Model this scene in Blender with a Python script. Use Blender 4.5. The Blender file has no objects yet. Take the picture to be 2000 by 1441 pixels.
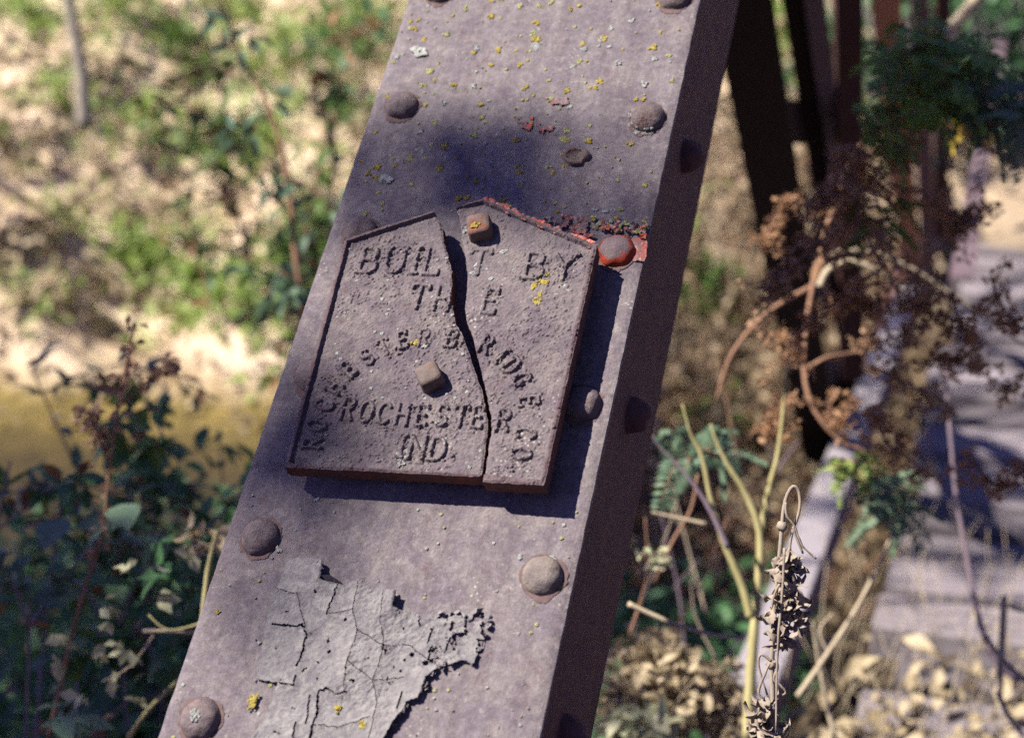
import bpy, math, random
import numpy as np
from mathutils import Vector, Matrix, noise as mnoise

random.seed(7); rng = np.random.default_rng(7)
S = bpy.context.scene
COL = S.collection
R = math.radians

# ------------------------------------------------------------------ camera frame
PITCH = R(14.0)
F = 2900.0                                     # focal length in photograph pixels (2000 wide)
CAM = Vector((0, 0, 1.25))
XC = Vector((1, 0, 0)); DN = Vector((0, -math.sin(PITCH), -math.cos(PITCH))); FW = Vector((0, math.cos(PITCH), -math.sin(PITCH)))
def c2w(v): return XC * v[0] + DN * v[1] + FW * v[2]
def at(px, py, z): return CAM + c2w(((px - 1000) / F * z, (py - 720.5) / F * z, z))

# steel cover plate frame (u across, v up the post, w out of the plate)
_d1 = Vector((.9562, .0948, -.2770)).normalized()
_d2 = Vector((.2201, -.8566, .4667)); _d2 = (_d2 - _d1 * _d1.dot(_d2)).normalized()
D1 = c2w(_d1); D2 = c2w(_d2); NN = D1.cross(D2)
PO = CAM + c2w((-.0612, .0176, 1.2765))
PM = Matrix((( D1.x, D2.x, NN.x, PO.x), (D1.y, D2.y, NN.y, PO.y), (D1.z, D2.z, NN.z, PO.z), (0, 0, 0, 1)))
def plate(u, v, w=0): return PO + D1 * u + D2 * v + NN * w
def uv(px, py, w=0.0):
    d = c2w(((px - 1000) / F, (py - 720.5) / F, 1)); q = PO + NN * w
    t = (q - CAM).dot(NN) / d.dot(NN); X = CAM + d * t - PO
    return (X.dot(D1), X.dot(D2))
# vertical plane of the truss, running away from the end post; RD is the direction of the road
RD = Vector((D2.x, D2.y, 0)).normalized(); RN = Vector((RD.y, -RD.x, 0))   # RN points to the roadway
TB = Vector((PO.x, PO.y, 0)) + RD * .1
def tp(px, py, off=0.0):
    d = c2w(((px - 1000) / F, (py - 720.5) / F, 1)); q = TB + RN * off
    t = (q - CAM).dot(RN) / d.dot(RN); return CAM + d * t
def road(s, r, z): return Vector((TB.x, TB.y, 0)) + RD * s + RN * r + Vector((0, 0, z))
LS = Vector((-.61, -.174, .77)).normalized()    # towards the sun

# ------------------------------------------------------------------ helpers
def tag(o, label=None, cat=None, group=None, kind=None):
    for k, v in (('label', label), ('category', cat), ('group', group), ('kind', kind)):
        if v: o[k] = v
    return o
def empty(name, M, label, cat, group=None):
    o = bpy.data.objects.new(name, None); COL.objects.link(o)
    o.matrix_world = M if isinstance(M, Matrix) else Matrix.Translation(M)
    o.empty_display_size = .05
    return tag(o, label, cat, group)
bpy_dep = lambda: bpy.context.view_layer.update()

class MB:
    def __init__(s): s.v = []; s.f = []
    def quadstrip(s, rows, close=False):
        b = len(s.v); n = len(rows[0])
        for r in rows: s.v += [tuple(p) for p in r]
        for i in range(len(rows) - 1):
            for j in range(n if close else n - 1):
                k = (j + 1) % n
                s.f.append((b + i*n + j, b + i*n + k, b + (i+1)*n + k, b + (i+1)*n + j))
    def tube(s, pts, rad, sides=7, jit=0.0):
        pts = [Vector(p) for p in pts]
        if not hasattr(rad, '__len__'): rad = [rad] * len(pts)
        if len(rad) == 2 and len(pts) > 2:
            rad = [rad[0] + (rad[1] - rad[0]) * i / (len(pts) - 1) for i in range(len(pts))]
        a = None; rows = []
        for i, p in enumerate(pts):
            t = (pts[min(i+1, len(pts)-1)] - pts[max(i-1, 0)]).normalized()
            if a is None: a = t.orthogonal().normalized()
            else:
                a = (a - t * a.dot(t)); a = a.normalized() if a.length > 1e-6 else t.orthogonal().normalized()
            b = t.cross(a)
            rows.append([p + (a * math.cos(k*2*math.pi/sides) + b * math.sin(k*2*math.pi/sides)) * rad[i] * (1 + jit * random.uniform(-1, 1)) for k in range(sides)])
        s.quadstrip(rows, True)
        n = len(s.v); L = len(pts) * sides
        s.f.append(tuple(range(n - sides, n))); s.f.append(tuple(range(n - L + sides - 1, n - L - 1, -1)))
    def leaf(s, p, d, nrm, L, W, curl=.25, fold=.25, seg=3, twist=0):
        p = Vector(p); d = Vector(d).normalized(); nrm = Vector(nrm); nrm = (nrm - d * nrm.dot(d))
        nrm = nrm.normalized() if nrm.length > 1e-5 else d.orthogonal().normalized()
        side = d.cross(nrm); rows = []; q = p.copy(); dd = d.copy(); nn = nrm.copy()
        prof = {1: [0.05, .6], 2: [.1, 1, .08], 3: [.12, .95, .8, .05], 4: [.1, .8, 1, .65, .04], 5: [.1, .7, 1, .85, .5, .03]}[seg]
        for i in range(seg + 1):
            w = W * .5 * prof[i]
            rows.append([q - side * w + nn * fold * w, q, q + side * w + nn * fold * w])
            ang = curl / seg; dd2 = dd * math.cos(ang) - nn * math.sin(ang); nn = nn * math.cos(ang) + dd * math.sin(ang); dd = dd2
            if twist:
                s2 = side * math.cos(twist/seg) + nn * math.sin(twist/seg); nn = nn * math.cos(twist/seg) - side * math.sin(twist/seg); side = s2
            q = q + dd * (L / seg)
        s.quadstrip(rows)
    def box(s, o, x, y, z):
        """box with corner o and edge vectors x, y, z"""
        o = Vector(o); b = len(s.v)
        for k in range(8):
            s.v.append(tuple(o + (x if k & 1 else Vector()) + (y if k & 2 else Vector()) + (z if k & 4 else Vector())))
        s.f += [tuple(b + i for i in q) for q in ((0,2,3,1),(4,5,7,6),(0,1,5,4),(2,6,7,3),(0,4,6,2),(1,3,7,5))]
    def build(s, name, mat, parent=None, smooth=True, **kw):
        me = bpy.data.meshes.new(name); me.from_pydata(s.v, [], s.f)
        me.polygons.foreach_set('use_smooth', [smooth] * len(me.polygons)); me.update()
        if mat: me.materials.append(mat)
        o = bpy.data.objects.new(name, me); COL.objects.link(o)
        if parent is not None:
            if isinstance(parent, tuple): par, inv = parent
            else: par, inv = parent, parent.matrix_world.inverted()
            o.parent = par; o.matrix_parent_inverse = inv if inv else Matrix()
        return tag(o, **kw)
def bevel(o, w, seg=2, ang=35):
    m = o.modifiers.new('bevel', 'BEVEL'); m.width = w; m.segments = seg; m.limit_method = 'ANGLE'; m.angle_limit = R(ang)
    return o

def smooth_path(pts, n=4):
    pts = [Vector(p) for p in pts]; out = []
    for i in range(len(pts) - 1):
        p0 = pts[max(i-1, 0)]; p1 = pts[i]; p2 = pts[i+1]; p3 = pts[min(i+2, len(pts)-1)]
        for k in range(n):
            t = k / n
            out.append(.5 * ((2*p1) + (p2-p0)*t + (2*p0-5*p1+4*p2-p3)*t*t + (3*p1-p0-3*p2+p3)*t**3))
    out.append(pts[-1]); return out
def rv(): 
    while True:
        v = Vector((random.uniform(-1,1), random.uniform(-1,1), random.uniform(-1,1)))
        if .05 < v.length <= 1: return v

# ------------------------------------------------------------------ materials
class NT:
    def __init__(s, name):
        s.m = bpy.data.materials.new(name); s.m.use_nodes = True; s.t = s.m.node_tree; s.t.nodes.clear()
        s.out = s.t.nodes.new('ShaderNodeOutputMaterial')
        s.b = s.t.nodes.new('ShaderNodeBsdfPrincipled'); s.link(s.b.outputs[0], s.out.inputs[0])
        s.co = s.t.nodes.new('ShaderNodeTexCoord')
    def link(s, a, b): s.t.links.new(a, b)
    def n(s, typ, **kw):
        x = s.t.nodes.new(typ)
        for k, v in kw.items(): setattr(x, k, v)
        return x
    def noise(s, scale, detail=6, rough=.6, dist=0, vec=None):
        x = s.n('ShaderNodeTexNoise'); x.inputs['Scale'].default_value = scale; x.inputs['Detail'].default_value = detail
        x.inputs['Roughness'].default_value = rough; x.inputs['Distortion'].default_value = dist
        s.link(vec or s.co.outputs['Object'], x.inputs['Vector']); return x.outputs['Fac']
    def vor(s, scale, feat='F1', vec=None):
        x = s.n('ShaderNodeTexVoronoi', feature=feat); x.inputs['Scale'].default_value = scale
        s.link(vec or s.co.outputs['Object'], x.inputs['Vector']); return x.outputs['Distance']
    def ramp(s, fac, stops):
        x = s.n('ShaderNodeValToRGB'); e = x.color_ramp.elements
        while len(e) < len(stops): e.new(.5)
        for q, (p, c) in zip(e, stops):
            q.position = p; q.color = (c, c, c, 1) if not hasattr(c, '__len__') else (*c, 1)
        s.link(fac, x.inputs[0]); return x.outputs[0]
    def mix(s, fac, a, b, mode='MIX'):
        x = s.n('ShaderNodeMix', data_type='RGBA', blend_type=mode)
        for i, q in ((0, fac), (6, a), (7, b)):
            if hasattr(q, 'links') or hasattr(q, 'is_linked'): s.link(q, x.inputs[i])
            elif i == 0: x.inputs[0].default_value = q
            else: x.inputs[i].default_value = (*q, 1)
        return x.outputs[2]
    def math(s, op, a, b=0.0):
        x = s.n('ShaderNodeMath', operation=op)
        for i, q in enumerate((a, b)):
            if hasattr(q, 'is_linked'): s.link(q, x.inputs[i])
            else: x.inputs[i].default_value = q
        return x.outputs[0]
    def bump(s, h, strength, dist, prev=None):
        x = s.n('ShaderNodeBump'); x.inputs['Strength'].default_value = strength; x.inputs['Distance'].default_value = dist
        s.link(h, x.inputs['Height'])
        if prev: s.link(prev, x.inputs['Normal'])
        return x.outputs[0]
    def fin(s, col, rough=.8, normal=None, spec=.3, metal=0):
        if hasattr(col, 'is_linked'): s.link(col, s.b.inputs['Base Color'])
        else: s.b.inputs['Base Color'].default_value = (*col, 1)
        if hasattr(rough, 'is_linked'): s.link(rough, s.b.inputs['Roughness'])
        else: s.b.inputs['Roughness'].default_value = rough
        s.b.inputs['Specular IOR Level'].default_value = spec; s.b.inputs['Metallic'].default_value = metal
        if normal: s.link(normal, s.b.inputs['Normal'])
        return s.m

def steel(name, a, b, c, rust=(.10, .035, .018), rustamt=.62, fine=1.0, spots=True, gain=1.0):
    t = NT(name)
    n1 = t.noise(9, 8, .65); n2 = t.noise(140, 6, .7); n3 = t.noise(35, 8, .7, .6)
    col = t.mix(t.ramp(n1, [(.32, 0), (.68, 1)]), a, b)
    col = t.mix(t.ramp(n3, [(.42, 0), (.72, 1)]), col, c)
    col = t.mix(t.ramp(t.noise(26, 10, .75, 1.2), [(rustamt, 0), (rustamt + .10, 1)]), col, rust)
    stv = t.n('ShaderNodeMapping'); stv.inputs['Scale'].default_value = (70, 7, 7); t.link(t.co.outputs['Object'], stv.inputs[0])
    if name == 'weathered_steel': col = t.mix(t.ramp(t.noise(1, 6, .65, .3, stv.outputs[0]), [(.45, 0), (.75, .55)]), col, (.062, .045, .052))
    if name == 'weathered_steel':
        stv = t.n('ShaderNodeMapping'); stv.inputs['Scale'].default_value = (60, 8, 8); t.link(t.co.outputs['Object'], stv.inputs[0])
        col = t.mix(t.ramp(t.noise(1, 6, .65, .3, stv.outputs[0]), [(.48, 0), (.75, .5)]), col, (.078, .054, .072))
        col = t.mix(t.ramp(t.noise(85, 7, .8, .4), [(.52, 0), (.66, .6)]), col, (.20, .18, .17))
        col = t.mix(t.ramp(t.noise(48, 8, .8, .8), [(.58, 0), (.68, .55)]), col, (.07, .042, .048))
    fg = t.ramp(t.noise(520, 3, .8), [(.32, .36), (.70, .66)]); col = t.mix(.6, col, fg, 'OVERLAY') if name in ('weathered_steel', 'cast_iron_face') else col
    col = t.mix(.65, col, t.ramp(n2, [(.3, .28), (.75, .8)]), 'OVERLAY')
    if spots:
        sp = t.vor(230); big = t.noise(15, 5, .6)
        m = t.math('MULTIPLY', t.ramp(sp, [(.14, .8), (.30, 0)]), t.ramp(big, [(.55, 0), (.68, .7)]))
        col = t.mix(m, col, (.42, .40, .36))
    h = t.bump(t.noise(420, 5, .7), .55 * fine, .0007)
    h = t.bump(n2, .6 * fine, .0012, h)
    h = t.bump(t.vor(90, 'SMOOTH_F1'), .25 * fine, .001, h)
    return t.fin(col, .78, h, .25)

M = {}
M['plate'] = steel('weathered_steel', (.094, .078, .098), (.132, .112, .128), (.170, .148, .146), (.085, .046, .048), .60, 1.8)
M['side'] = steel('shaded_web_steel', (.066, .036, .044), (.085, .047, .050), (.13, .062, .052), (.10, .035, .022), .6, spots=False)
M['rivet'] = steel('rivet_steel', (.085, .065, .078), (.13, .105, .112), (.15, .115, .105), (.10, .035, .022), .56, 2.2)
M['rivet_pale'] = steel('rivet_pale_steel', (.11, .09, .095), (.155, .13, .125), (.18, .15, .11), (.12, .05, .035), .6, 2.2)
M['iron'] = steel('cast_iron_face', (.074, .057, .074), (.108, .088, .100), (.138, .117, .115), (.070, .036, .040), .60, 2.0)
M['rim'] = steel('cast_rim', (.060, .036, .046), (.085, .058, .068), (.115, .09, .095), (.08, .034, .036), .58, 1.5, spots=False)
M['iron_wall'] = steel('rusty_cast_edge', (.072, .030, .030), (.095, .042, .040), (.085, .050, .052), (.12, .045, .032), .5, 1.2, spots=False)
M['bolt'] = steel('bolt_steel', (.085, .066, .062), (.125, .10, .09), (.12, .08, .065), (.14, .05, .03), .5, 1.2)
t = NT('red_lead_paint')
c = t.mix(t.ramp(t.noise(60, 8, .7), [(.40, 0), (.55, 1)]), (.33, .042, .020), (.13, .09, .095))
c = t.mix(t.ramp(t.noise(170, 6, .7), [(.55, 0), (.66, 1)]), c, (.50, .25, .21))
M['red'] = t.fin(c, .6, t.bump(t.noise(220, 8, .75), .8, .001), .35)
t = NT('red_lead_rivet')
sx = t.n('ShaderNodeSeparateXYZ'); t.link(t.co.outputs['Object'], sx.inputs[0])
hm = t.n('ShaderNodeMapRange'); hm.inputs[1].default_value = .0060; hm.inputs[2].default_value = .0085; t.link(t.math('ADD', sx.outputs[2], t.math('MULTIPLY', t.math('SUBTRACT', t.noise(90, 8, .75), .5), .012)), hm.inputs[0])
c = t.mix(hm.outputs[0], (.30, .035, .014), (.14, .105, .115))
c = t.mix(t.ramp(t.noise(210, 6, .8), [(.60, 0), (.68, 1)]), c, (.45, .22, .19)); c = t.mix(t.ramp(t.noise(150, 6, .8), [(.62, 0), (.68, 1)]), c, (.06, .03, .03))
M['red_rivet'] = t.fin(c, .75, t.bump(t.noise(190, 8, .8), 1, .0014), .25)
t = NT('peeling_grey_paint')
c = t.mix(t.ramp(t.noise(14, 8, .7), [(.38, 0), (.62, 1)]), (.120, .110, .124), (.155, .143, .152))
c = t.mix(t.ramp(t.noise(120, 8, .8, .5), [(.45, 0), (.6, 1)]), c, (.205, .195, .195))
c = t.mix(t.ramp(t.noise(75, 6, .8), [(.62, 0), (.72, .8)]), c, (.075, .068, .065))
M['paint'] = t.fin(c, .85, t.bump(t.noise(380, 8, .8), 1, .0009, t.bump(t.vor(130), .7, .0012)), .2)

def crust(name, a, b):
    t = NT(name); g = t.n('ShaderNodeNewGeometry')
    c = t.mix(g.outputs['Random Per Island'], a, b)
    c = t.mix(t.ramp(t.noise(500, 4, .7), [(.4, 0), (.7, .6)]), c, tuple(x * .4 for x in a))
    return t.fin(c, .95, t.bump(t.noise(650, 5, .8), 1, .001), .1)
M['ylichen'] = crust('yellow_lichen', (.27, .20, .03), (.34, .29, .09))
M['glichen'] = crust('grey_lichen', (.22, .23, .24), (.34, .35, .33))
M['grlichen'] = crust('green_lichen', (.24, .25, .10), (.32, .32, .16))

def leafmat(name, a, b, trans=.35, spec=.35, tcol=None, rough=.55):
    t = NT(name); g = t.n('ShaderNodeNewGeometry')
    c = t.mix(g.outputs['Random Per Island'], a, b)
    c = t.mix(.5, c, t.ramp(t.noise(60, 5, .6), [(.3, .3), (.75, .75)]), 'OVERLAY')
    t.fin(c, rough, None, spec)
    tr = t.n('ShaderNodeBsdfTranslucent')
    if tcol: tr.inputs[0].default_value = (*tcol, 1)
    else: t.link(c, tr.inputs[0])
    mx = t.n('ShaderNodeMixShader'); mx.inputs[0].default_value = trans
    t.link(t.b.outputs[0], mx.inputs[1]); t.link(tr.outputs[0], mx.inputs[2]); t.link(mx.outputs[0], t.out.inputs[0])
    return t.m
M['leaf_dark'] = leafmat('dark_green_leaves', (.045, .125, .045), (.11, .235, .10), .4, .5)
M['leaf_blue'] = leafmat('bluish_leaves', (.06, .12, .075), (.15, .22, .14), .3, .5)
M['leaf_spray'] = leafmat('spray_leaves', (.11, .22, .05), (.24, .38, .10), .3, .5)
M['leaf_brush'] = leafmat('brush_leaves', (.035, .025, .02), (.34, .26, .16), .2, .2)
M['leaf_rust'] = leafmat('rust_leaves', (.24, .13, .07), (.46, .28, .17), .4, .2)
M['leaf_mid'] = leafmat('green_leaves', (.060, .13, .025), (.14, .22, .05), .4)
M['leaf_bright'] = leafmat('bright_green_leaves', (.17, .27, .05), (.32, .40, .12), .45)
M['leaf_pale'] = leafmat('pale_leaves', (.30, .33, .20), (.48, .46, .30), .3)
M['leaf_dry'] = leafmat('dry_brown_leaves', (.17, .085, .04), (.34, .20, .10), .3, .2)
M['leaf_tan'] = leafmat('tan_dead_leaves', (.26, .205, .125), (.50, .41, .28), .25, .2)
M['leaf_yellow'] = leafmat('yellow_leaves', (.35, .24, .03), (.50, .38, .08), .35)
M['seed'] = leafmat('seed_heads', (.25, .15, .10), (.42, .28, .18), .2, .1)

def wood(name, a, b, sc=(30, 30, 4), bumpd=.002):
    t = NT(name); mp = t.n('ShaderNodeMapping'); mp.inputs['Scale'].default_value = sc
    t.link(t.co.outputs['Object'], mp.inputs['Vector'])
    c = t.mix(t.ramp(t.noise(1.5, 8, .7, .5, mp.outputs[0]), [(.3, 0), (.7, 1)]), a, b)
    return t.fin(c, .8, t.bump(t.noise(3, 8, .75, .3, mp.outputs[0]), .6, bumpd), .2)
M['bark'] = wood('grey_bark', (.14, .12, .10), (.30, .27, .23))
M['bark_dark'] = wood('dark_bark', (.05, .035, .03), (.12, .09, .075))
M['stem_green'] = wood('green_stem', (.24, .21, .09), (.42, .38, .20), (60, 60, 8), .0005)
M['stem_brown'] = wood('brown_stem', (.17, .09, .06), (.30, .18, .12), (60, 60, 8), .0005)
M['stem_tan'] = wood('tan_stem', (.30, .24, .17), (.46, .39, .29), (60, 60, 8), .0005)
M['stem_dead'] = wood('dead_stem', (.17, .135, .11), (.31, .26, .22), (90, 90, 20), .0005)
M['stem_purple'] = wood('purple_stem', (.14, .10, .13), (.24, .19, .23), (60, 60, 8), .0005)
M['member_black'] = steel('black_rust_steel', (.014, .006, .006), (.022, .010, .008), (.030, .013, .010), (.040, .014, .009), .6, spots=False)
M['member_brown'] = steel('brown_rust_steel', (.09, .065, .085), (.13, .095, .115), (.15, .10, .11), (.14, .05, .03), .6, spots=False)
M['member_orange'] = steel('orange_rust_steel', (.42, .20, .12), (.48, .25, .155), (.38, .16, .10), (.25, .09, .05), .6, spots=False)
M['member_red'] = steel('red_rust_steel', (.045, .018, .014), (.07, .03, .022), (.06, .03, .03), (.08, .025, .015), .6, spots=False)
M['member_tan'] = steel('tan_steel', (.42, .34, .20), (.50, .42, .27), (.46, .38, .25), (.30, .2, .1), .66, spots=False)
M['rail'] = steel('pale_painted_steel', (.20, .18, .205), (.26, .235, .26), (.22, .20, .22), (.25, .17, .15), .68)
M['deck'] = wood('weathered_planks', (.10, .084, .10), (.21, .185, .20), (3, 40, 40), .004)
_t = M['deck'].node_tree; _b = _t.nodes['Principled BSDF']; _s = _b.inputs['Base Color'].links[0].from_socket
_oi = _t.nodes.new('ShaderNodeObjectInfo'); _mr = _t.nodes.new('ShaderNodeMapRange'); _mr.inputs[3].default_value = .6; _mr.inputs[4].default_value = 1.5
_hs = _t.nodes.new('ShaderNodeHueSaturation'); _t.links.new(_oi.outputs['Random'], _mr.inputs[0]); _t.links.new(_mr.outputs[0], _hs.inputs['Value']); _t.links.new(_s, _hs.inputs['Color']); _t.links.new(_hs.outputs[0], _b.inputs['Base Color'])

# sandy earth with brown hollows, ochre low ground, leaf litter on the near right, its soil darkened for shade
t = NT('sandy_earth')
c = t.mix(t.ramp(t.noise(1.7, 8, .65, .4), [(.36, 0), (.62, 1)]), (.50, .37, .26), (.72, .58, .44))
c = t.mix(t.ramp(t.noise(14, 8, .7), [(.50, 0), (.75, .7)]), c, (.78, .67, .52))
c = t.mix(t.ramp(t.noise(1.3, 6, .7, 1.0), [(.58, 0), (.66, .85)]), c, (.16, .08, .035))
sx = t.n('ShaderNodeSeparateXYZ'); t.link(t.co.outputs['Object'], sx.inputs[0])
mr = t.n('ShaderNodeMapRange'); mr.inputs[1].default_value = -.50; mr.inputs[2].default_value = -.30; mr.inputs[3].default_value = 1; mr.inputs[4].default_value = 0
t.link(t.math('ADD', sx.outputs[2], t.math('MULTIPLY', t.noise(3, 5), .2)), mr.inputs[0])
c = t.mix(mr.outputs[0], c, t.mix(t.ramp(t.noise(6, 8, .7), [(.35, 0), (.65, 1)]), (.11, .085, .028), (.22, .16, .055)))
lx = t.n('ShaderNodeMapRange'); lx.inputs[1].default_value = .05; lx.inputs[2].default_value = .5; t.link(sx.outputs[0], lx.inputs[0])
ly = t.n('ShaderNodeMapRange'); ly.inputs[1].default_value = 7; ly.inputs[2].default_value = 9.5; ly.inputs[3].default_value = 1; ly.inputs[4].default_value = 0; t.link(sx.outputs[1], ly.inputs[0])
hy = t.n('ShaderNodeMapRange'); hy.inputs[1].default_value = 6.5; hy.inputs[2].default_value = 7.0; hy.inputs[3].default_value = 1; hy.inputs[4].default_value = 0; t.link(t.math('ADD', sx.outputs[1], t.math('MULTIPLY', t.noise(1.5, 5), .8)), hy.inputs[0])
c = t.mix(hy.outputs[0], c, (.040, .030, .020))  # near ground darkened in its colour for the thicket's shade
lit = t.mix(t.ramp(t.noise(22, 8, .8), [(.46, 0), (.66, 1)]), (.022, .016, .012), (.19, .14, .09))
c = t.mix(t.math('MULTIPLY', lx.outputs[0], ly.outputs[0]), c, lit)
h = t.bump(t.noise(9, 10, .75), .8, .035, t.bump(t.noise(45, 6, .7), .5, .01))
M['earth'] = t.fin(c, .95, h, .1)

# ------------------------------------------------------------------ sun, sky, camera
w = bpy.data.worlds.new('World'); S.world = w; w.use_nodes = True
nt = w.node_tree; bg = nt.nodes['Background']; sky = nt.nodes.new('ShaderNodeTexSky'); sky.sky_type = 'NISHITA'; sky.sun_disc = False
sky.sun_elevation = math.asin(LS.z); sky.sun_rotation = math.atan2(LS.x, LS.y); sky.air_density = 1.3; sky.dust_density = .4; sky.ozone_density = 8
tn = nt.nodes.new('ShaderNodeMix'); tn.data_type = 'RGBA'; tn.blend_type = 'MULTIPLY'; tn.inputs[0].default_value = 1; tn.inputs[7].default_value = (1.0, .66, 1.3, 1)
nt.links.new(sky.outputs[0], tn.inputs[6]); nt.links.new(tn.outputs[2], bg.inputs[0]); bg.inputs[1].default_value = .05
sun = bpy.data.lights.new('sun', 'SUN'); sun.energy = 5.0; sun.angle = R(.53); sun.color = (1, .93, .80)
so = bpy.data.objects.new('sun', sun); COL.objects.link(so); so.rotation_euler = (-LS).to_track_quat('-Z', 'Y').to_euler()
cd = bpy.data.cameras.new('camera'); co = bpy.data.objects.new('camera', cd); COL.objects.link(co); S.camera = co
cd.sensor_width = 36; cd.lens = F / 2000 * 36; cd.clip_start = .05; cd.clip_end = 2000
co.location = CAM; co.rotation_euler = (math.pi/2 - PITCH, 0, 0)
cd.dof.use_dof = True; cd.dof.focus_distance = 1.275; cd.dof.aperture_fstop = 3.6; cd.dof.aperture_blades = 7
S.view_settings.view_transform = 'Standard'; S.view_settings.look = 'None'; S.view_settings.exposure = 1.38; S.view_settings.gamma = 1
S.cycles.max_bounces = 6; S.cycles.transparent_max_bounces = 4; S.cycles.diffuse_bounces = 3; S.cycles.glossy_bounces = 2
S.cycles.caustics_reflective = False; S.cycles.caustics_refractive = False
S.cycles.use_adaptive_sampling = True; S.cycles.adaptive_threshold = .02; S.cycles.adaptive_min_samples = 48
S.cycles.use_denoising = False

# ------------------------------------------------------------------ end post
POSTLO = -1.25; POSTHI = 1.9
def plate_root(name, u, v, w_, label, cat):
    m = PM @ Matrix.Translation((u, v, w_)); return empty(name, m, label, cat)
post = plate_root('end_post', 0, POSTLO, 0, 'inclined riveted steel bridge end post with lichen spots carrying the cracked iron plaque', 'bridge post')
PP = (post, Matrix.Translation((0, -POSTLO, 0)))        # children are meshed in plate coordinates
def nz(x, y, z=0, s=1.0): return mnoise.noise(Vector((x*s, y*s, z*s)))

m = MB()                                               # cover plate: a thin slightly wavy sheet
us = np.linspace(-.15, .15, 61); vs = np.concatenate([[POSTLO], np.linspace(-.5, .6, 260), [POSTHI]])
rows = []
for v in vs:
    r = []
    for i, u in enumerate(us):
        e = 0; k = min(u + .15, .15 - u)
        w_ = .0006 * nz(u, v, 0, 14) + .0003 * nz(u, v, 3, 60)
        if k < .001: w_ -= .0016; e = .0006 * nz(0, v, u*50, 60)
        r.append((u + e, v, w_))
    rows.append(r)
m.quadstrip(rows)
m.quadstrip([[(r[-1][0], r[-1][1], -.009) for r in rows], [r[-1] for r in rows]])
m.quadstrip([[r[0] for r in rows], [(r[0][0], r[0][1], -.009) for r in rows]])
m.quadstrip([[(-.15, v, -.009) for v in (POSTLO, POSTHI)], [(.15, v, -.009) for v in (POSTLO, POSTHI)]])
m.build('cover_plate', M['plate'], PP)
for sgn in (1, -1):                                    # side channels with flanges and web
    m = MB(); x0 = .1475 * sgn; th = -.009 * sgn
    V = Vector
    m.box((x0, POSTLO, -.0095), V((th, 0, 0)), V((0, POSTHI-POSTLO, 0)), V((0, 0, -.19)))
    m.box((x0 + th, POSTLO, -.1995), V((-.055*sgn, 0, 0)), V((0, POSTHI-POSTLO, 0)), V((0, 0, .009)))
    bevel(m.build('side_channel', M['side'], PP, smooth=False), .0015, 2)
for v in (-.9, -.5, -.1, .3, .7, 1.1, 1.5):            # lacing on the hidden side
    m = MB(); m.box((-.145, v, -.2), Vector((.29, .34, 0)), Vector((0, .05, 0)), Vector((0, 0, -.008))); m.build('lacing_bar', M['side'], PP, smooth=False)

def rivet(u, v, w0, axis='w', r=.0168, h=.0125, mat='rivet', seed=0, label=None):
    m = MB(); rows = []
    for i in range(13):
        a = i / 12 * math.pi / 2
        rr = r * math.cos(a) ** .85 if i else r * 1.03; hh = h * math.sin(a)
        row = []
        for k in range(36):
            t = k / 36 * 2 * math.pi; d = 1 + .09 * nz(math.cos(t)*1.3, math.sin(t)*1.3, seed + i*.12, 1.6) + .014 * random.uniform(-1, 1)
            x, y, z = rr * d * math.cos(t), rr * d * math.sin(t), hh * (1 + .16 * nz(math.cos(t)*rr*90, math.sin(t)*rr*90, seed*3.1))
            row.append((u + x, v + y, w0 - .001 + z) if axis == 'w' else (u + z - .001, v + x, w0 + y))
        rows.append(row)
    m.quadstrip(rows, True)
    o = m.build('rivet', M[mat], PP)
    if label: o['label'] = label
UL, UR = -.1190, .1252
t = NT('rust_stain'); M['stain'] = t.fin(t.mix(t.ramp(t.noise(120, 7, .8), [(.4, 0), (.6, 1)]), (.085, .058, .062), (.125, .085, .080)), .9, t.bump(t.noise(420, 5, .7), .6, .0008), .1)
def stain(u, v, r):
    m = MB(); n = 60; ph = random.random()*9; tops = []
    for rr, hh in ((1, .0002), (.9, .0004), (.3, .0004)):
        tops.append([(u+r*rr*(1+.16*nz(math.cos(a)*1.6+ph, math.sin(a)*1.6, rr*.2, 2)+.05*random.uniform(-1, 1))*math.cos(a), v+r*rr*(1+.16*nz(math.sin(a)*1.6+ph, math.cos(a)*1.6, 3, 2)+(.18 if math.sin(a) < -.6 else 0)*random.random())*math.sin(a), hh+.0006*nz(u, v, 0, 14)+.0004) for a in [k/n*2*math.pi for k in range(n)]])
    m.quadstrip(tops, True); m.build('rust_stain', M['stain'], PP)
for _v in (.459, .3068, .155, -.0004, -.1561, -.3126): stain(UL, _v, .0190); stain(UR, _v, .0190)
for k, v in enumerate((.459, .3068, .155, -.0004, -.1561, -.3126, -.468, -.62)):
    rivet(UL, v, 0, mat='rivet', seed=k + 1, label={4: 'rust-brown rivet head below the plaque', 5: 'grey rivet head with a pale lichen patch on its crown'}.get(k))
    rivet(UR, v, 0, mat=('red_rivet' if k == 2 else 'rivet_pale' if k == 4 else 'rivet'), seed=k + 20, label={2: 'rivet head covered in flaking red lead paint', 4: 'pale clean rivet head below the plaque'}.get(k))
def side_w(px, py):                                    # point on the side face u = .1475
    d = c2w(((px - 1000) / F, (py - 720.5) / F, 1)); q = PO + D1 * .1475
    t = (q - CAM).dot(D1) / d.dot(D1); X = CAM + d * t - PO; return X.dot(D2), X.dot(NN)
sv, sw = zip(*[side_w(*p) for p in ((1340, 322), (1235, 830), (1103, 1432))])
swm = sum(sw) / 3 + .014; step = (sv[0] - sv[2]) / 2
for k in range(-3, 5): rivet(.1475, sv[1] + k * step, swm, 'u', r=.0168, h=.021, mat='side', seed=k + 40)
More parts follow.
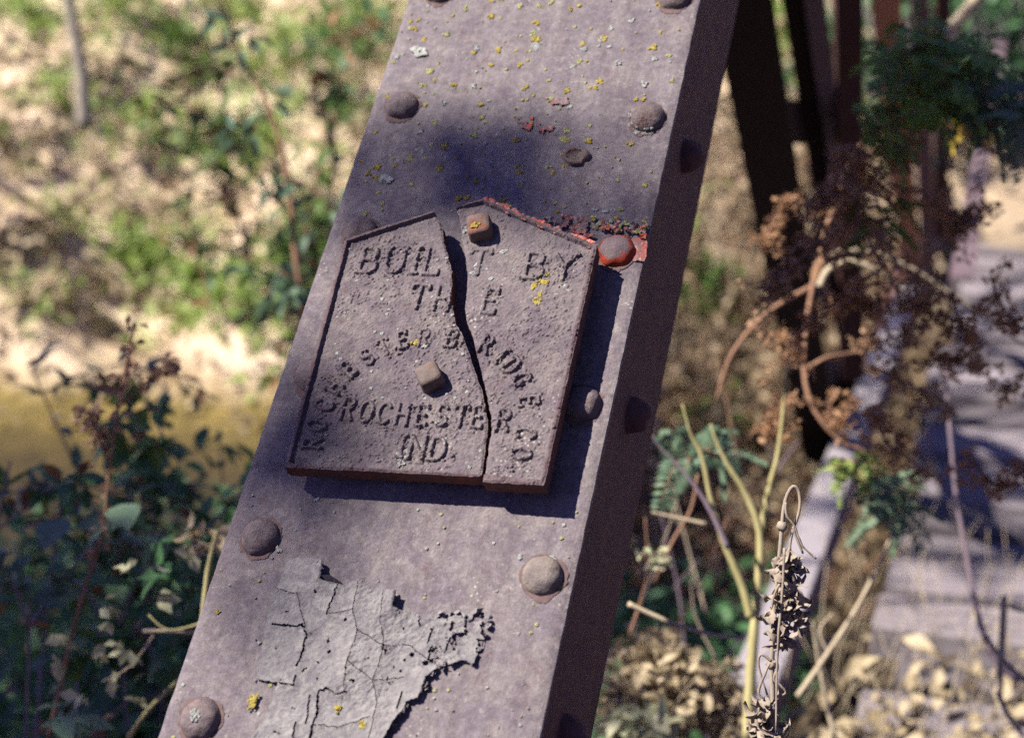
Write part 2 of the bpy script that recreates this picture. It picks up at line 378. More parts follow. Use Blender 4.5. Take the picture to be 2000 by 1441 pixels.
# broken stud above the plaque
m = MB(); cu, cv = uv(1124, 308); rows = []
for i, (rr, hh) in enumerate(((.0125, -.001), (.0115, .003), (.0085, .0048), (.0075, .0035), (.003, .0022), (.0002, .002))):
    rows.append([(cu + rr*1.1*math.cos(a)*(1+.3*nz(math.cos(a), math.sin(a), i*.2, 2.4)), cv + rr*.8*math.sin(a)*(1+.3*nz(math.sin(a), math.cos(a), 5+i*.2, 2.4)), hh*(1+.5*nz(math.cos(a), math.sin(a), 9, 1.7))) for a in [k/20*2*math.pi for k in range(20)]])
m.quadstrip(rows, True); m.build('broken_stud', M['bolt'], PP)

# ------------------------------------------------------------------ numpy tools for the cast and peeling surfaces
def inside(px_, py_, poly):
    res = np.zeros(px_.shape, bool); n = len(poly)
    for i in range(n):
        x1, y1 = poly[i]; x2, y2 = poly[(i+1) % n]
        if y1 == y2: continue
        c = ((y1 > py_) != (y2 > py_)) & (px_ < (x2 - x1) * (py_ - y1) / (y2 - y1) + x1); res ^= c
    return res
def segdist(X, Y, pts, closed=False):
    d = np.full(X.shape, 9.0); cx = np.zeros(X.shape); cy = np.zeros(X.shape); n = len(pts)
    for i in range(n if closed else n - 1):
        a = pts[i]; b = pts[(i+1) % n]; dx, dy = b[0]-a[0], b[1]-a[1]; L = dx*dx + dy*dy + 1e-18
        t = np.clip(((X-a[0])*dx + (Y-a[1])*dy) / L, 0, 1); qx = a[0]+t*dx; qy = a[1]+t*dy
        q = np.hypot(X-qx, Y-qy); k = q < d; d = np.where(k, q, d); cx = np.where(k, qx, cx); cy = np.where(k, qy, cy)
    return d, cx, cy
def fnoise(shape, cells, seed):
    r = np.random.default_rng(seed); gy = max(2, int(shape[0]/cells)+2); gx = max(2, int(shape[1]/cells)+2)
    g = r.random((gy, gx)); y = np.linspace(0, gy-1.001, shape[0]); x = np.linspace(0, gx-1.001, shape[1])
    yi = y.astype(int); xi = x.astype(int); fy = y-yi; fx = x-xi; fy = fy*fy*(3-2*fy); fx = fx*fx*(3-2*fx)
    a = g[np.ix_(yi, xi)]; b = g[np.ix_(yi, xi+1)]; c = g[np.ix_(yi+1, xi)]; d = g[np.ix_(yi+1, xi+1)]
    return (a*(1-fx)+b*fx)*(1-fy)[:, None] + (c*(1-fx)+d*fx)*fy[:, None]
def fbm(shape, cells, seed, octv=4, gain=.55):
    s = 0; a = 1; tot = 0
    for o in range(octv):
        s = s + a*fnoise(shape, max(1.2, cells/2**o), seed+o*17); tot += a; a *= gain
    return s/tot
def sstep(x, a, b): t = np.clip((x-a)/(b-a), 0, 1); return t*t*(3-2*t)

def field_piece(U, Vv, H, poly, lab, names, mats, parent, wbase, wallmat=None, thick=None, holes=None, wallname=None):
    """faces of a height field inside POLY, their border snapped to it, walls down to wbase; one mesh per label"""
    ny, nx = U.shape
    uc = (U[:-1, :-1]+U[1:, 1:])/2; vc = (Vv[:-1, :-1]+Vv[1:, 1:])/2
    fin = inside(uc, vc, poly)
    if holes is not None: fin &= ~holes
    idx = np.arange(ny*nx).reshape(ny, nx)
    q = np.stack([idx[:-1, :-1], idx[:-1, 1:], idx[1:, 1:], idx[1:, :-1]], -1)[fin]; fl = lab[:-1, :-1][fin]
    # border edges
    e = np.concatenate([q[:, [0, 1]], q[:, [1, 2]], q[:, [2, 3]], q[:, [3, 0]]]); key = e[:, 0]*(ny*nx)+e[:, 1]; rkey = e[:, 1]*(ny*nx)+e[:, 0]
    be = e[~np.isin(key, rkey)]
    X = U.ravel().copy(); Y = Vv.ravel().copy(); Z = H.ravel().copy()
    bi = np.unique(be); d, cx, cy = segdist(X[bi], Y[bi], poly, True); near = d < .0022
    X[bi[near]] = cx[near]; Y[bi[near]] = cy[near]
    gy, gx = np.gradient(H, Vv[1, 0]-Vv[0, 0], U[0, 1]-U[0, 0]); N = np.stack([-gx, -gy, np.ones_like(gx)], -1).reshape(-1, 3); N /= np.linalg.norm(N, axis=1)[:, None]
    outs = []
    for li, nm in enumerate(names):
        qq = q[fl == li]
        if not len(qq): continue
        used = np.unique(qq); mp = np.zeros(ny*nx, int); mp[used] = np.arange(len(used))
        me = bpy.data.meshes.new(nm); me.from_pydata(np.stack([X[used], Y[used], Z[used]], 1).tolist(), [], mp[qq].tolist())
        me.polygons.foreach_set('use_smooth', [True]*len(me.polygons)); me.materials.append(mats[li]); me.update()
        me.normals_split_custom_set_from_vertices(N[used].tolist())
        o = bpy.data.objects.new(nm, me); COL.objects.link(o); o.parent = parent[0]; o.matrix_parent_inverse = parent[1]; outs.append(o)
    m = MB(); r = random.Random(3); memo = {}
    def vid(i, k):
        if (i, k) not in memo:
            top = Z[i]; bot = (top - thick) if thick else wbase
            f = k/3; memo[(i, k)] = len(m.v)
            j = 0.0 if k == 0 else .0005*math.sin(i*12.9898+k*3)*(1 if not thick else .3)
            m.v.append((X[i]+j, Y[i]+j*.7, top+(bot-top)*f))
        return memo[(i, k)]
    for a, b in be.tolist():
        for k in range(3): m.f.append((vid(b, k), vid(a, k), vid(a, k+1), vid(b, k+1)))
    o = m.build(wallname or 'edge', wallmat or mats[0], None); o.parent = parent[0]; o.matrix_parent_inverse = parent[1]
    return outs, o

# ------------------------------------------------------------------ plaque
WF, WR, WB = .0262, .0300, .0135                        # face, rim top, underside (it rides on the rivet heads)
bpu, bpv = uv(810, 930, WR)
plq = plate_root('builder_plaque', bpu, bpv, WB, 'cracked gable-topped iron plaque reading BUILT BY THE ROCHESTER BRIDGE CO., bolted to the post', 'plaque')
PQ = (plq, Matrix.Translation((-bpu, -bpv, -WB)))
LE = [(847, 411), (862, 439), (865, 469), (873, 492), (880, 525), (880, 565), (882, 598), (888, 627), (900, 647), (911, 677), (919.5, 703), (929, 729), (941, 765), (948, 798), (951.5, 825), (948, 854), (943, 891), (938.5, 930)]
RE = [(890, 404), (898, 436), (900, 462), (906, 492), (911, 518), (910, 558), (906, 591), (908, 621), (919.5, 647), (930, 690), (934.5, 703), (944.5, 745), (953.5, 788), (957.5, 812), (958.5, 835), (955, 858), (950, 891), (943, 941)]
def rough(pts, amp, n, seed):
    out = []; r = random.Random(seed)
    for i in range(len(pts)-1):
        a = pts[i]; b = pts[i+1]
        for k in range(n):
            t = k/n; j = 0 if (i == 0 and k == 0) else amp
            out.append((a[0]+(b[0]-a[0])*t + r.uniform(-j, j), a[1]+(b[1]-a[1])*t + r.uniform(-j, j)))
    out.append(pts[-1]); return out
toU = lambda pts: [uv(x, y, WR) for x, y in pts]
le = rough(toU(LE), .00045, 5, 1); re_ = rough(toU(RE), .00045, 5, 2)
outL = toU([(672, 466), (554, 911)]); outR = toU([(945, 386), (1166, 480), (1063, 948)])
def rough_edge(a, b, amp, n, seed): return rough([a, b], amp, n, seed)[:-1]
polyL = rough_edge(le[0], outL[0], .0003, 40, 5) + rough_edge(outL[0], outL[1], .0003, 60, 6) + rough_edge(outL[1], le[-1], .0003, 60, 7) + le[::-1][:-1]
polyR = rough_edge(re_[0], outR[0], .0003, 16, 8) + rough_edge(outR[0], outR[1], .0003, 40, 9) + rough_edge(outR[1], outR[2], .0003, 60, 10) + rough_edge(outR[2], re_[-1], .0003, 25, 11) + re_[::-1][:-1]

g = .00065
xs = np.arange(-.125, .123, g); ys = np.arange(-.112, .192, g); U, Vv = np.meshgrid(xs, ys); shp = U.shape
H = np.full(shp, WF)
H += (fbm(shp, 60, 1, 3)-.5)*.0012 + (fbm(shp, 9, 2, 3, .75)-.5)*.0009 + (fbm(shp, 3, 12, 2, .8)-.5)*.0008 + (rng.random(shp)-.5)*.00035
# rim along the outer outline
rimd, _, _ = segdist(U, Vv, [outR[2], uv(941, 935, WR), outL[1], outL[0], uv(868, 401, WR), outR[0], outR[1], outR[2]])
rimw = .0044*(1+.15*(fbm(shp, 30, 9, 2)-.5)); H += (WR-WF)*sstep(rimw-rimd, -.0004, .0006)
# stroke letters
def arc(cx, cy, rx, ry, a0, a1, n=8): return [(cx+rx*math.cos(R(a0+(a1-a0)*k/n)), cy+ry*math.sin(R(a0+(a1-a0)*k/n))) for k in range(n+1)]
G = {
 'B': (.62, [[(0, 0), (0, 1)], [(-.1, 1), (.32, 1)] + arc(.32, .76, .24, .24, 90, -90) + [(0, .52)], [(0, .52), (.34, .52)] + arc(.34, .26, .28, .26, 90, -90) + [(-.1, 0)]]),
 'U': (.66, [[(0, 1), (0, .3)] + arc(.31, .3, .31, .3, 180, 360) + [(.62, 1)], [(-.09, 1), (.09, 1)], [(.53, 1), (.71, 1)]]),
 'I': (.12, [[(.06, 0), (.06, 1)], [(-.06, 1), (.18, 1)], [(-.06, 0), (.18, 0)]]),
 'L': (.52, [[(0, 1), (0, 0), (.5, 0), (.52, .14)]]),
 'T': (.74, [[(.37, 0), (.37, 1)], [(0, .86), (.02, 1), (.72, 1), (.74, .86)]]),
 'Y': (.74, [[(0, 1), (.37, .5), (.74, 1)], [(.37, .5), (.37, 0)], [(.64, 1), (.82, 1)]]),
 'H': (.62, [[(0, 0), (0, 1)], [(.6, 0), (.6, 1)], [(0, .5), (.6, .5)]]),
 'E': (.54, [[(.52, .86), (.5, 1), (0, 1), (0, 0), (.52, 0), (.54, .14)], [(0, .52), (.38, .52)]]),
 'R': (.64, [[(0, 0), (0, 1)], [(-.08, 1), (.34, 1)] + arc(.34, .76, .26, .24, 90, -90) + [(0, .52)], [(.28, .52), (.62, 0)]]),
 'O': (.68, [arc(.34, .5, .34, .5, 0, 360, 20)]),
 'C': (.64, [arc(.34, .5, .34, .5, 40, 320, 18)]),
 'S': (.54, [arc(.27, .75, .26, .25, 30, 270, 10) + arc(.27, .26, .27, .25, 90, -150, 10)]),
 'D': (.64, [[(0, 0), (0, 1)], [(-.08, 1), (.22, 1)] + arc(.22, .5, .42, .5, 90, -90, 12) + [(-.08, 0)]]),
 'G': (.68, [arc(.34, .5, .34, .5, 40, 350, 18) + [(.68, .46), (.42, .46)]]),
 'N': (.66, [[(0, 0), (0, 1), (.64, 0), (.64, 1)]]),
 '.': (.1, [[(.05, .0), (.06, .03)]]),
}
lab = np.zeros(shp, int); LH = np.zeros(shp)
wear = fbm(shp, 22, 31, 3)
def stamp(ch, cx, cy, h, ang, sx=1.0, k=1.0, hw=.0019, line=1):
    wd, strokes = G[ch]; ca, sa = math.cos(ang), math.sin(ang); d = None
    i0 = np.searchsorted(xs, cx-h); i1 = np.searchsorted(xs, cx+h); j0 = np.searchsorted(ys, cy-h); j1 = np.searchsorted(ys, cy+h)
    X = U[j0:j1, i0:i1]; Y = Vv[j0:j1, i0:i1]
    jit = (fbm(X.shape, 7, int(cx*1e5) % 999, 2)-.5)*.0006
    for s in strokes:
        P = []
        for x, y in s:
            lx, ly = (x-wd/2)*h*sx, (y-.5)*h
            if ch == '.': ly = y*h*.3
            P.append((cx+lx*ca-ly*sa, cy+lx*sa+ly*ca))
        q, _, _ = segdist(X, Y, P); d = q if d is None else np.minimum(d, q)
    d = d + jit
    hgt = sstep(hw+.0004-d, 0, .0011)*.0025*(.4+.6*k)*(.85+.3*wear[j0:j1, i0:i1])
    LH[j0:j1, i0:i1] = np.maximum(LH[j0:j1, i0:i1], hgt)
    sub = lab[j0:j1, i0:i1]; sub[(d < hw+.0006)] = line
def ang_of(a, b): return math.atan2(b[1]-a[1], b[0]-a[0])
def line_px(chars, h, line, sx=1.0, hw=.0019):
    P = [uv(x, y, WF) for _, x, y, *_ in chars]; a = ang_of(P[0], P[-1])
    for (ch, x, y, *k), p in zip(chars, P):
        stamp(ch, p[0], p[1], h, a, sx, k[0] if k else 1, hw, line)
line_px([('B', 722, 509), ('U', 773, 509), ('I', 813, 510), ('L', 846, 512, .9), ('T', 937, 512, .55), ('B', 1045, 521), ('Y', 1103, 524)], .0262, 1, .92, .0021)
line_px([('T', 819, 580), ('H', 866, 584, .8), ('E', 959, 590, .7)], .0240, 2, .85, .0018)
arcP = [('R', 611, 866), ('O', 619, 832), ('C', 634, 792), ('H', 652, 757), ('E', 682, 722), ('S', 717, 699), ('T', 751, 678, .6), ('E', 787, 665), ('R', 829, 660, .55), ('B', 884, 662, .8), ('R', 951, 675), ('I', 981, 697), ('D', 1000, 717), ('G', 1020, 744), ('E', 1034, 786), ('C', 1028, 849), ('O', 1019, 888)]
PA = [uv(x, y, WF) for _, x, y, *_ in arcP]
for i, (c_, p) in enumerate(zip(arcP, PA)):
    a = ang_of(PA[max(i-1, 0)], PA[min(i+1, len(PA)-1)])
    if c_[0] == 'C' and i > 10: a -= R(8)
    stamp(c_[0], p[0], p[1], .0162, a, .80, c_[3] if len(c_) > 3 else 1, .00155, 3)
p = uv(999, 913, WF); stamp('.', p[0], p[1], .0168, -1.5, 1, 1, .0016, 3)
line_px([('R', 681, 800), ('O', 716, 805), ('C', 751, 808), ('H', 787, 810), ('E', 826, 812), ('S', 864, 813), ('T', 901, 814), ('E', 934, 815), ('R', 985, 822)], .0195, 4, .80, .0016)
line_px([('I', 786, 872), ('N', 816, 874), ('D', 856, 877)], .0205, 5, .88, .0018)
p = uv(883, 891, WF); stamp('.', p[0], p[1], .0215, .05, 1, 1, .002, 5)
H += LH
# crusts of grit gathered round the letters
near = np.zeros(shp)
for yy, xx in ((0, 6), (6, 0), (-6, 0), (0, -6), (4, 4), (-4, 4)): near = np.maximum(near, np.roll(LH, (yy, xx), (0, 1)))
H += (near > .0004)*sstep(fbm(shp, 4, 77, 2), .54, .70)*.0012*sstep(fbm(shp, 40, 78, 2), .38, .6)
H += sstep(fbm(shp, 4, 88, 2), .62, .76)*.0010*sstep(fbm(shp, 60, 89, 2), .36, .56)
lab[rimd < rimw-.0002] = 6
lnames = ['plate_piece', 'lettering', 'lettering', 'lettering', 'lettering', 'lettering', 'rim']
llabel = {1: 'raised words BUILT BY', 2: 'raised word THE', 3: 'raised arched words ROCHESTER BRIDGE CO.', 4: 'raised straight word ROCHESTER', 5: 'raised abbreviation IND.'}
def round_edges(Hh, poly):
    d, _, _ = segdist(U, Vv, poly[::3], True); return Hh - .0012*(1-sstep(d, 0, .0018))
outs, wl = field_piece(U, Vv, round_edges(H, polyL), polyL, lab, lnames, [M['iron']]*6+[M['rim']], PQ, WB, M['iron_wall'], wallname='left_rim')
wl.name = 'rusted_edge'
for o in outs:
    pass
pieceL = outs[0]; pieceL['label'] = 'larger left piece of the broken plaque'
Hr = H + (U-.02)*.012 + .0004
outs2, wl2 = field_piece(U, Vv, round_edges(Hr, polyR), polyR, lab, lnames, [M['iron']]*6+[M['rim']], PQ, WB, M['iron_wall'], wallname='rusted_edge')
outs2[0]['label'] = 'smaller right piece of the broken plaque'
# edges and letters belong to their piece
for pc, kids in ((pieceL, outs[1:] + [wl]), (outs2[0], outs2[1:] + [wl2])):
    for o in kids: o.parent = pc; o.matrix_parent_inverse = Matrix()
# square bolt heads
for (bx, by, rot, s_, hh) in ((934, 437, .32, .0215, .0145), (836, 729, .62, .0205, .0145)):
    cu, cv = uv(bx, by, WF+.012)
    m = MB(); rows = []
    for zz, q in ((WF-.001, 1.05), (WF+.003, 1.0), (WF+hh-.003, .97), (WF+hh-.0006, .86), (WF+hh, .6), (WF+hh+.0002, .02)):
        row = []
        for k in range(32):
            a = k/32*2*math.pi; rr = .5*s_/max(abs(math.cos(a)), abs(math.sin(a))); rr = min(rr, .5*s_*1.27)*q*(1+.05*nz(math.cos(a), math.sin(a), zz*200, 2))
            row.append((cu+rr*math.cos(a+rot), cv+rr*math.sin(a+rot), zz+.0012*nz(rr*math.cos(a)*90, rr*math.sin(a)*90, bx)))
        rows.append(row)
    m.quadstrip(rows, True); m.build('square_bolt', M['bolt'], PQ)

# ------------------------------------------------------------------ peeling paint
PPX = [(563, 1092), (590, 1087), (612, 1090), (631, 1098), (634, 1112), (627, 1134), (650, 1140), (672, 1145), (690, 1134), (706, 1136), (728, 1152), (752, 1154), (777, 1158), (770, 1188), (790, 1194), (812, 1196), (822, 1207), (850, 1200), (880, 1195), (925, 1193), (957, 1197), (955, 1215), (945, 1250), (936, 1275), (925, 1298), (905, 1290), (880, 1300), (855, 1305), (832, 1323), (826, 1345), (818, 1364), (795, 1370), (786, 1392), (776, 1402), (765, 1420), (750, 1443), (735, 1480), (470, 1500), (486, 1460), (492, 1436), (515, 1402), (530, 1372), (538, 1345), (545, 1333), (522, 1330), (500, 1325), (503, 1290), (514, 1252), (519, 1217), (525, 1195), (540, 1150)]
pp = [uv(x, y, .002) for x, y in PPX]
ppoly = []
for i in range(len(pp)): ppoly += rough([pp[i], pp[(i+1) % len(pp)]], .0007, 5, 60+i)[:-1]
g2 = .0008
x2 = np.arange(min(p[0] for p in pp)-.004, max(p[0] for p in pp)+.004, g2); y2 = np.arange(min(p[1] for p in pp)-.004, max(p[1] for p in pp)+.004, g2)
U2, V2 = np.meshgrid(x2, y2); sh2 = U2.shape
H2 = np.full(sh2, .0022) + (fbm(sh2, 5, 5, 3, .7)-.5)*.0014 + (fbm(sh2, 40, 6, 3)-.5)*.002
crusty = sstep(fbm(sh2, 70, 40, 2) + (U2-x2.mean())*1.2, .42, .6); H2 += crusty*(fbm(sh2, 3.5, 41, 3, .8)-.4)*.0024
LR = [uv(x, y, .002) for x, y in ((925, 1298), (880, 1300), (832, 1323), (818, 1364), (786, 1392), (765, 1420), (740, 1475))]
dl, _, _ = segdist(U2, V2, LR); H2 += .0038*np.exp(-dl/.007)
for a, b, amp in (((775, 1160), (770, 1188), .008), ((634, 1100), (627, 1134), .006)):
    dd, _, _ = segdist(U2, V2, [uv(*a), uv(*b)]); H2 += amp*np.exp(-dd/.007)
CR = [[(532, 1218), (560, 1221), (580, 1225), (590, 1221), (600, 1236), (592, 1270), (580, 1300)], [(578, 1319), (575, 1340)], [(505, 1326), (545, 1331), (575, 1340)], [(640, 1345), (622, 1350), (619, 1395), (612, 1415), (602, 1450)], [(640, 1345), (655, 1355), (678, 1352)], [(848, 1226), (836, 1256)], [(845, 1262), (838, 1290)], [(870, 1275), (882, 1247), (892, 1250)], [(606, 1358), (598, 1412)], [(578, 1410), (573, 1440)], [(786, 1352), (778, 1385)], [(815, 1196), (822, 1222)], [(660, 1145), (645, 1180), (640, 1200)], [(700, 1140), (690, 1190), (700, 1230), (680, 1290)], [(640, 1200), (690, 1190)], [(752, 1156), (745, 1215), (752, 1262)], [(700, 1230), (750, 1262), (800, 1260), (838, 1290)], [(680, 1290), (672, 1345)], [(752, 1262), (730, 1330), (738, 1372), (722, 1441)], [(540, 1150), (580, 1160), (600, 1236)], [(680, 1290), (730, 1330), (790, 1322)], [(612, 1415), (660, 1420), (722, 1400)]]
hole = np.zeros((sh2[0]-1, sh2[1]-1), bool); uc = (U2[:-1, :-1]+U2[1:, 1:])/2; vc = (V2[:-1, :-1]+V2[1:, 1:])/2
for k, cpts in enumerate(CR):
    cp = rough([uv(x, y, .002) for x, y in cpts], .0007, 5, 300+k); dd, _, _ = segdist(uc, vc, cp); hole |= dd < .00075*(1 if k < 13 and k not in (3, 0) else 1.3 if k < 13 else .50)
    dd, _, _ = segdist(U2, V2, cp); H2 += .0012*np.exp(-dd/.004)
hole |= (fbm(hole.shape, 9, 91, 2) > .88)
cxr = uv(845, 1250)[0]; hole |= (fbm(hole.shape, 8, 93, 3) > .80 - .20*sstep(uc-cxr, -.015, .02))
outs3, wl3 = field_piece(U2, V2, H2, ppoly, np.zeros(sh2, int), ['peeling_paint'], [M['paint']], PP, 0, M['paint'], thick=.0006, holes=hole, wallname='paint_edge')
wl3.parent = outs3[0]; wl3.matrix_parent_inverse = Matrix()
# one upright flake and a fallen chip
m = MB(); a = plate(*uv(627, 1133), .002); b = plate(*uv(672, 1143), .002)
m.quadstrip([[a, a.lerp(b, .5), b], [a+NN*.004+D2*.002, a.lerp(b, .5)+NN*.008+D2*.003, b+NN*.005]])
o = m.build('curled_flake', M['paint'], post)
m = MB()
for k in range(34):
    i = random.choice([26, 27, 28, 29, 30, 31, 32, 33, 34, 35, 36, 17, 18, 19, 20, 21, 22, 12, 13, 3, 4]); a = pp[i]; b = pp[i+1]; t_ = random.random(); u_ = a[0]+(b[0]-a[0])*t_; v_ = a[1]+(b[1]-a[1])*t_
    d_ = D1*random.uniform(.2, 1)+D2*random.uniform(-1, .3); m.leaf(plate(u_, v_, .0012)-d_*.002, d_+NN*random.uniform(.1, .7), NN+rv()*.4, random.uniform(.003, .008), random.uniform(.003, .008), random.uniform(-1.6, -.3), .1, 3)
    m.build('curled_flake', M['paint'], post); m = MB()
# red lead paint left beside the right rivet and along the edge
def crust_patch(name, px_poly, mat, par, amp, seed, w0=.0004, gg=.0009, hfrac=.5, **kw):
    P = [uv(x, y, w0) for x, y in px_poly]; PL = []
    for i in range(len(P)): PL += rough([P[i], P[(i+1) % len(P)]], .0012, 5, seed+i)[:-1]
    xa = np.arange(min(p[0] for p in P)-.003, max(p[0] for p in P)+.003, gg); ya = np.arange(min(p[1] for p in P)-.003, max(p[1] for p in P)+.003, gg)
    A, B = np.meshgrid(xa, ya); hh = np.full(A.shape, w0) + fbm(A.shape, 6, seed, 3, .7)*amp
    ho = fbm((A.shape[0]-1, A.shape[1]-1), 7, seed+3, 2) > hfrac
    a_, b_ = field_piece(A, B, hh, PL, np.zeros(A.shape, int), [name], [mat], par, 0, mat, thick=.0008, holes=ho, wallname='flake_edge')
    b_.parent = a_[0]; b_.matrix_parent_inverse = Matrix(); return a_[0]
crust_patch('red_paint', [(1060, 432), (1100, 425), (1150, 432), (1215, 436), (1262, 445), (1262, 470), (1235, 470), (1180, 452), (1150, 470), (1110, 455)], M['red'], PP, .008, 500, hfrac=.56)
crust_patch('red_paint', [(1232, 468), (1266, 462), (1258, 512), (1236, 510)], M['red'], PP, .002, 520, hfrac=.8)
crust_patch('red_paint', [(1010, 232), (1050, 228), (1085, 238), (1095, 252), (1060, 262), (1015, 250)], M['red'], PP, .003, 540, hfrac=.42)
crust_patch('red_paint', [(1060, 192), (1080, 196), (1108, 190), (1112, 204), (1085, 210)], M['red'], PP, .003, 560, hfrac=.55)
crust_patch('scale_chip', [(800, 98), (812, 92), (832, 96), (836, 110), (815, 114)], M['glichen'], PP, .004, 570, hfrac=.7)
crust_patch('scale_chip', [(741, 345), (756, 341), (768, 350), (764, 359), (743, 358)], M['glichen'], PP, .003, 580, hfrac=.8)
# pinkish paint remnants along the right gable rim
m = MB()
for k in range(95):
    t = random.random(); a = uv(950, 387, WR); b = uv(1160, 474, WR); x = a[0]+(b[0]-a[0])*t + random.uniform(-.002, .0016); y = a[1]+(b[1]-a[1])*t + random.uniform(-.0045, .0005)
    r0 = random.uniform(.0008, .0026); rows = []
    for rr, hh in ((1, 0), (.8, .5), (.02, .7)):
        rows.append([(x+r0*rr*math.cos(q)*(1+.4*random.random()), y+r0*rr*math.sin(q), WR-.0006+hh*.0011) for q in [j/8*2*math.pi for j in range(8)]])
    m.quadstrip(rows, True)
m.build('red_paint', M['red'], PQ, label='salmon remnants of red lead paint along the gable rim')

# ------------------------------------------------------------------ lichen
def blob(m, u, v, w0, r, lobes, h):
    ph = random.random()*6; rows = []; n = 12
    for rr, hh in ((1.0, 0.0), (.93, .55), (.6, .85), (.03, .75)):
        rows.append([(u+r*rr*math.cos(q)*(1+.22*math.sin(lobes*q+ph)+random.uniform(-.12, .12)), v+r*rr*math.sin(q)*(1+.22*math.sin(lobes*q+ph)+random.uniform(-.12, .12)), w0-.0002+h*hh*random.uniform(.6, 1.2)) for q in [j/n*2*math.pi for j in range(n)]])
    m.quadstrip(rows, True)
def colony(m, u, v, w0, r):
    r *= .82
    if r > .002:
        for _ in range(3): blob(m, u+random.uniform(-.4, .4)*r, v+random.uniform(-.4, .4)*r, w0, r*random.uniform(.35, .65), random.randint(5, 9), .0006)
    for _ in range(max(1, int((r/.0013)**1.9))):
        a = random.random()*6.283; d = r*math.sqrt(random.random())
        blob(m, u+d*math.cos(a), v+d*math.sin(a), w0, random.uniform(.0007, .0018), random.randint(3, 6), random.uniform(.0006, .0014))
def covered(u, v):                                      # keep plate lichens off the plaque and paint
    return inside(np.array([u]), np.array([v]), toP)[0]
toP = [uv(*p) for p in ((672, 480), (845, 425), (945, 400), (1160, 490), (1075, 975), (555, 940))]
Y_, G_, Q_ = MB(), MB(), MB()
for k in range(300):
    px_ = random.uniform(700, 1330); py_ = 440*random.random()**1.25 - 10
    if random.random() > (1.0 if px_ < 1150 else .55): continue
    u, v = uv(px_, py_)
    if abs(u) > .146 or covered(u, v): continue
    r = random.choice([.0010, .0016, .0022, .0028, .0038])
    colony(random.choice([Y_, G_, Q_, Q_, Y_]), u, v, .0004, r)
for px_, py_, r in ((1047, 78, .0062), (1048, 45, .0042), (975, 98, .0045), (1178, 78, .0050), (1275, 95, .0045), (1174, 160, .0042), (1164, 172, .0035), (1014, 128, .0036), (867, 286, .0055), (737, 327, .0046), (720, 339, .0035), (800, 45, .0035), (885, 32, .003), (960, 33, .004), (925, 104, .004), (830, 108, .0035), (1150, 276, .004), (896, 388, .0045), (914, 386, .004), (1290, 8, .005), (938, 205, .0035), (1110, 274, .003), (1255, 195, .003), (425, 1195, .003), (497, 1365, .005), (493, 1378, .005), (662, 1385, .004), (710, 1418, .004), (1094, 1146, .003), (1080, 480+0*1, .0)):
    if r: colony(Y_, *uv(px_, py_), .0006 if py_ < 1090 or px_ < 480 or px_ > 960 else .003, r)
for px_, py_, r in ((1049, 92, .0062), (818, 103, .006), (1170, 90, .003), (1208, 125, .004), (755, 350, .0045), (1258, 166, .0045), (1243, 260, .004), (1260, 255, .004), (1165, 410, .0035), (1185, 412, .003), (1280, 115, .004), (900, 250, .003), (1075, 1095, .006), (545, 1075, .004), (620, 975, .003), (1018, 1090, .003), (385, 1395, .0)):
    if r: colony(G_, *uv(px_, py_), .0006, r)
for px_, py_, r in ((840, 140, .005), (1075, 195, .004), (850, 240, .004), (925, 265, .005), (800, 310, .005), (1100, 275, .004), (1215, 410, .003), (745, 355, .004)): colony(Q_, *uv(px_, py_), .0005, r)
for _ in range(60):
    px_ = random.uniform(1120, 1265); py_ = 425+random.random()*28; colony(random.choice([Y_, Q_, G_]), *uv(px_, py_, .003), .003, random.choice([.002, .003]))
for _ in range(110):
    px_ = random.uniform(330, 1150); py_ = random.uniform(960, 1441); u, v = uv(px_, py_)
    if abs(u) < .145: colony(random.choice([G_, G_, Q_]), u, v, .0004, random.choice([.0008, .0012, .0018]))
kw = dict(kind='stuff')
Y_.build('yellow_lichen', M['ylichen'], PP, **kw); G_.build('grey_lichen', M['glichen'], PP, **kw); Q_.build('green_lichen', M['grlichen'], PP, **kw)
m = MB()                                               # lichen caps on rivets
for cu, cv, r in ((UL, -.3126, .005),):
    for _ in range(24):
        a = random.random()*6.28; d = r*math.sqrt(random.random()); blob(m, cu+d*math.cos(a), cv+d*math.sin(a), .0108, .0013, 4, .0012)
for _ in range(40):                                    # collar on the lower left of the upper right rivet
    a = random.uniform(2.6, 5.2); d = random.uniform(.0135, .0185); blob(m, UR+d*math.cos(a), .3068+d*math.sin(a), .004*(d < .0165), .0016, 4, .0016)
m.build('rivet_lichen', M['glichen'], PP, kind='stuff')
Y2, G2 = MB(), MB()
for px_, py_, r in ((1045, 560, .0045), (1062, 552, .005), (1055, 575, .004), (1050, 590, .0045), (1035, 545, .003), (1068, 535, .004), (936, 436, .0), (811, 671, .0045), (1145, 474, .004), (990, 405, .0045), (955, 408, .0)):
    if r: colony(Y2, *uv(px_, py_, WF), WF+.0012, r)
for px_, py_, r in ((932, 522, .0045), (925, 535, .004), (985, 492, .004), (1095, 562, .0045), (1085, 570, .004), (1110, 560, .004), (1120, 530, .003), (832, 675, .0045), (785, 900, .006), (778, 890, .005), (795, 882, .004), (912, 450, .004), (960, 545, .003), (1110, 570, .003), (1048, 640, .003), (830, 872, .003)):
    colony(G2, *uv(px_, py_, WF), WF+.0006, r)
for _ in range(150):
    px_ = random.uniform(620, 1130); py_ = random.uniform(470, 920); u, v = uv(px_, py_, WF)
    ok = inside(np.array([u]), np.array([v]), polyL)[0] or inside(np.array([u]), np.array([v]), polyR)[0]
    if ok: colony(G2, u, v, WF+.0001, random.choice([.0008, .0012]))
Y2.build('yellow_lichen', M['ylichen'], PQ, kind='stuff'); G2.build('grey_lichen', M['glichen'], PQ, kind='stuff')
